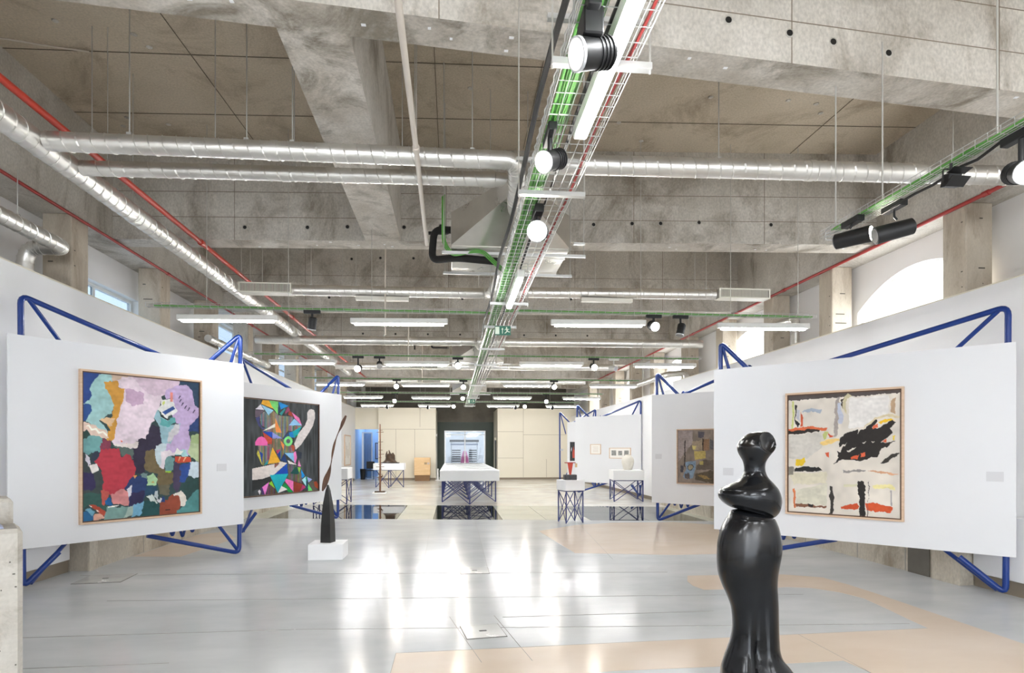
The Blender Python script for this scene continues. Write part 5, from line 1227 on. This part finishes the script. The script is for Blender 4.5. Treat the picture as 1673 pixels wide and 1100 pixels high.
# plywood stand
t = thing('plywood_stand', 'pale plywood stand with a small printed note before the left cream wall', 'stand', (-1.43, 29.1, 0))
MB().bbox(-1.81, -1.06, 29.0, 29.5, .27, 1.10, .006).build('cabinet', 'ply', t)
MB().box(-1.78, -1.09, 29.05, 29.48, 0, .27).build('recessed_base', 'ply_dark', t)
for a, b, c, d in ((-1.80, -1.07, 1.06, 1.09), (-1.80, -1.07, .28, .31), (-1.80, -1.77, .31, 1.06), (-1.10, -1.07, .31, 1.06)): MB().box(a, b, 28.985, 29.0, c, d).build('edge_lipping', 'ply', t)
for k, (x, w, m) in enumerate(((-1.34, .12, 'black'), (-1.20, .10, 'greyblue'))):
    for j in range(3): MB().box(x, x+w, 28.992, 28.9995, .78+j*.035, .795+j*.035).build('note_line', m, t)
# small things at the back
tag(MB().bbox(-4.70, -4.35, 26.6, 27.2, .0, .72, .01).build('low_cabinet', 'cream'), 'low beige cabinet against the white left wall under the tall drawing', 'cabinet')
t = thing('barrier_post', 'slim white post standing at the left corner of the green doorway', 'post', (-.72, 29.4, 0))
MB().lathe([(.13, 0), (.13, .02), (.04, .04), (.035, .5), (.045, .52), (.045, .56), (.01, .57)], (-.72, 29.4, 0), 14).build('post_body', 'white', t)
t = thing('wall_device', 'small white box on the cream wall left of the green doorway', 'wall device', (-.83, 31, 2.2)); MB().bbox(-.83, -.77, 30.4, 30.55, 2.12, 2.25, .01).build('device_body', 'white', t); MB().tube([(-.77, 30.47, 2.18), (-.765, 30.47, 2.18)], .02, 10).build('device_lens', 'black', t)
t = thing('door_rail', 'tall dark rail with pale end caps on the right side of the green doorway', 'rail', (2.15, 31, 1)); MB().box(2.12, 2.185, 30.9, 30.98, .3, 1.95).build('rail_bar', 'obelisk', t); MB().bbox(2.08, 2.185, 30.86, 31.02, 1.95, 2.08, .01).build('end_cap', 'cream', t)
# blue room furniture
t = thing('black_chair', 'black chair in the blue room beyond the far left opening', 'chair', (-4.1, 30.95, 0))
MB().bbox(-4.3, -3.9, 30.75, 31.15, .42, .46, .01).build('seat', 'black', t); MB().bbox(-4.3, -3.9, 31.11, 31.15, .52, .88, .01).build('backrest', 'black', t)
for a, b in ((-4.28, 30.77), (-3.92, 30.77), (-4.28, 31.13), (-3.92, 31.13)): MB().tube([(a, b, 0), (a, b, .52 if b > 31 else .42)], .014, 8).build('leg', 'black', t)
t = thing('dark_bin', 'black bin standing beside the chair in the blue room', 'bin', (-4.42, 30.9, 0)); MB().lathe([(.11, 0), (.14, .5), (.15, .52), (.13, .52), (.12, .5)], (-4.42, 30.75, 0), 14).build('bin_body', 'black', t)
t = thing('framed_picture', 'dark framed blue picture on the back wall of the blue room', 'picture', (-3.9, 34.19, 1.35))
PB = lambda s, n, z: Vector((s, 34.2+n, z)); frame(PB, -4.25, -3.66, .95, 1.85, -.04, 0, .04, 'charcoal', t); plane_box(PB, -4.21, -3.7, -.02, 0, .99, 1.81).build('picture_sheet', 'greyblue', t)
t = thing('added_room_lamp', 'unseen ceiling lamp added to light the blue room', 'lamp', (-4.2, 32.4, 3.45)); MB().bbox(-4.6, -3.8, 31.8, 33.6, 3.46, 3.5, .005).build('housing', 'lamp_body', t); MB().box(-4.55, -3.85, 31.85, 33.55, 3.452, 3.46).build('diffuser', 'room_fill_glow', t)  # added out of sight so the closed room is not dark
# outside the back door
t = thing('window_shutter', 'dark louvred shutter outside, left of the pink cloth', 'shutter', (.2, 37, .3)); [MB().box(-.05, .45, 36.98, 37.02, .35+k*.13, .42+k*.13).build('slat', 'charcoal', t) for k in range(9)]; MB().box(-.07, -.05, 36.98, 37.02, .0, 1.5).box(.45, .47, 36.98, 37.02, .0, 1.5).build('shutter_frame', 'steel', t)
t = thing('window_shutter', 'dark louvred shutter outside, right of the pink cloth', 'shutter', (1.2, 37, .3)); [MB().box(.97, 1.42, 36.98, 37.02, .35+k*.13, .42+k*.13).build('slat', 'charcoal', t) for k in range(9)]; MB().box(.95, .97, 36.98, 37.02, .0, 1.5).box(1.42, 1.44, 36.98, 37.02, .0, 1.5).build('shutter_frame', 'steel', t)
t = thing('awning', 'dark awning beam outside above the two shutters', 'awning', (.7, 37, 2)); MB().bbox(-.2, 1.55, 36.7, 37, 1.92, 2.06, .01).build('beam', 'charcoal', t); MB().box(-.15, 1.5, 36.75, 36.95, 1.74, 1.82).build('lower_bar', 'greyblue', t); MB().tube([(-.1, 36.9, 0), (-.1, 36.9, 1.95)], .03, 8).build('post', 'steel', t); MB().tube([(1.45, 36.9, 0), (1.45, 36.9, 1.95)], .03, 8).build('post', 'steel', t)
pc = bpy.data.materials.new('pink_cloth'); pc.use_nodes = True; pc.node_tree.nodes['Principled BSDF'].inputs['Base Color'].default_value = srgb(238, 130, 178); pc.node_tree.nodes['Principled BSDF'].inputs['Roughness'].default_value = .8
tag(MB().lathe([(.16, 0), (.24, .25), (.25, .6), (.22, .95), (.16, 1.2), (.10, 1.36), (.02, 1.42)], (.71, 37.2, 0), 16).build('pink_cloth', pc), 'pink draped cloth seen outside through the back door', 'cloth')
# foreground concrete parapet
t = thing('concrete_parapet', 'stepped pale concrete parapet end in the left foreground', 'parapet', (-2.53, 3.88, 0))
MB().bbox(-1.5, 0, 0, .40, 0, 1.03, .025).build('lower_block', 'parapet', t, (0, 0, 0)); MB().bbox(-1.5, -.028, .40, .75, 0, 1.185, .025).build('upper_block', 'parapet', t, (0, 0, 0))
for k in range(9):
    x = random.uniform(-.22, -.03); z = random.uniform(.1, .95); MB().box(x, x+.006+.008*random.random(), -.003, .004, z, z+.008).build('surface_pit', 'slot', t, (0, 0, 0))
t.rotation_euler.z = math.radians(36)
w = tag(MB().prism([(-.40, .06, 1.031), (-.085, .06, 1.031), (-.19, .06, 1.13), (-.40, .06, 1.16)], (0, .2, 0)).build('sign_wedge', 'greyblue'), 'blue grey sloped sign lying on the concrete parapet', 'sign')
w.location = (-2.53, 3.88, 0); w.rotation_euler.z = math.radians(36)
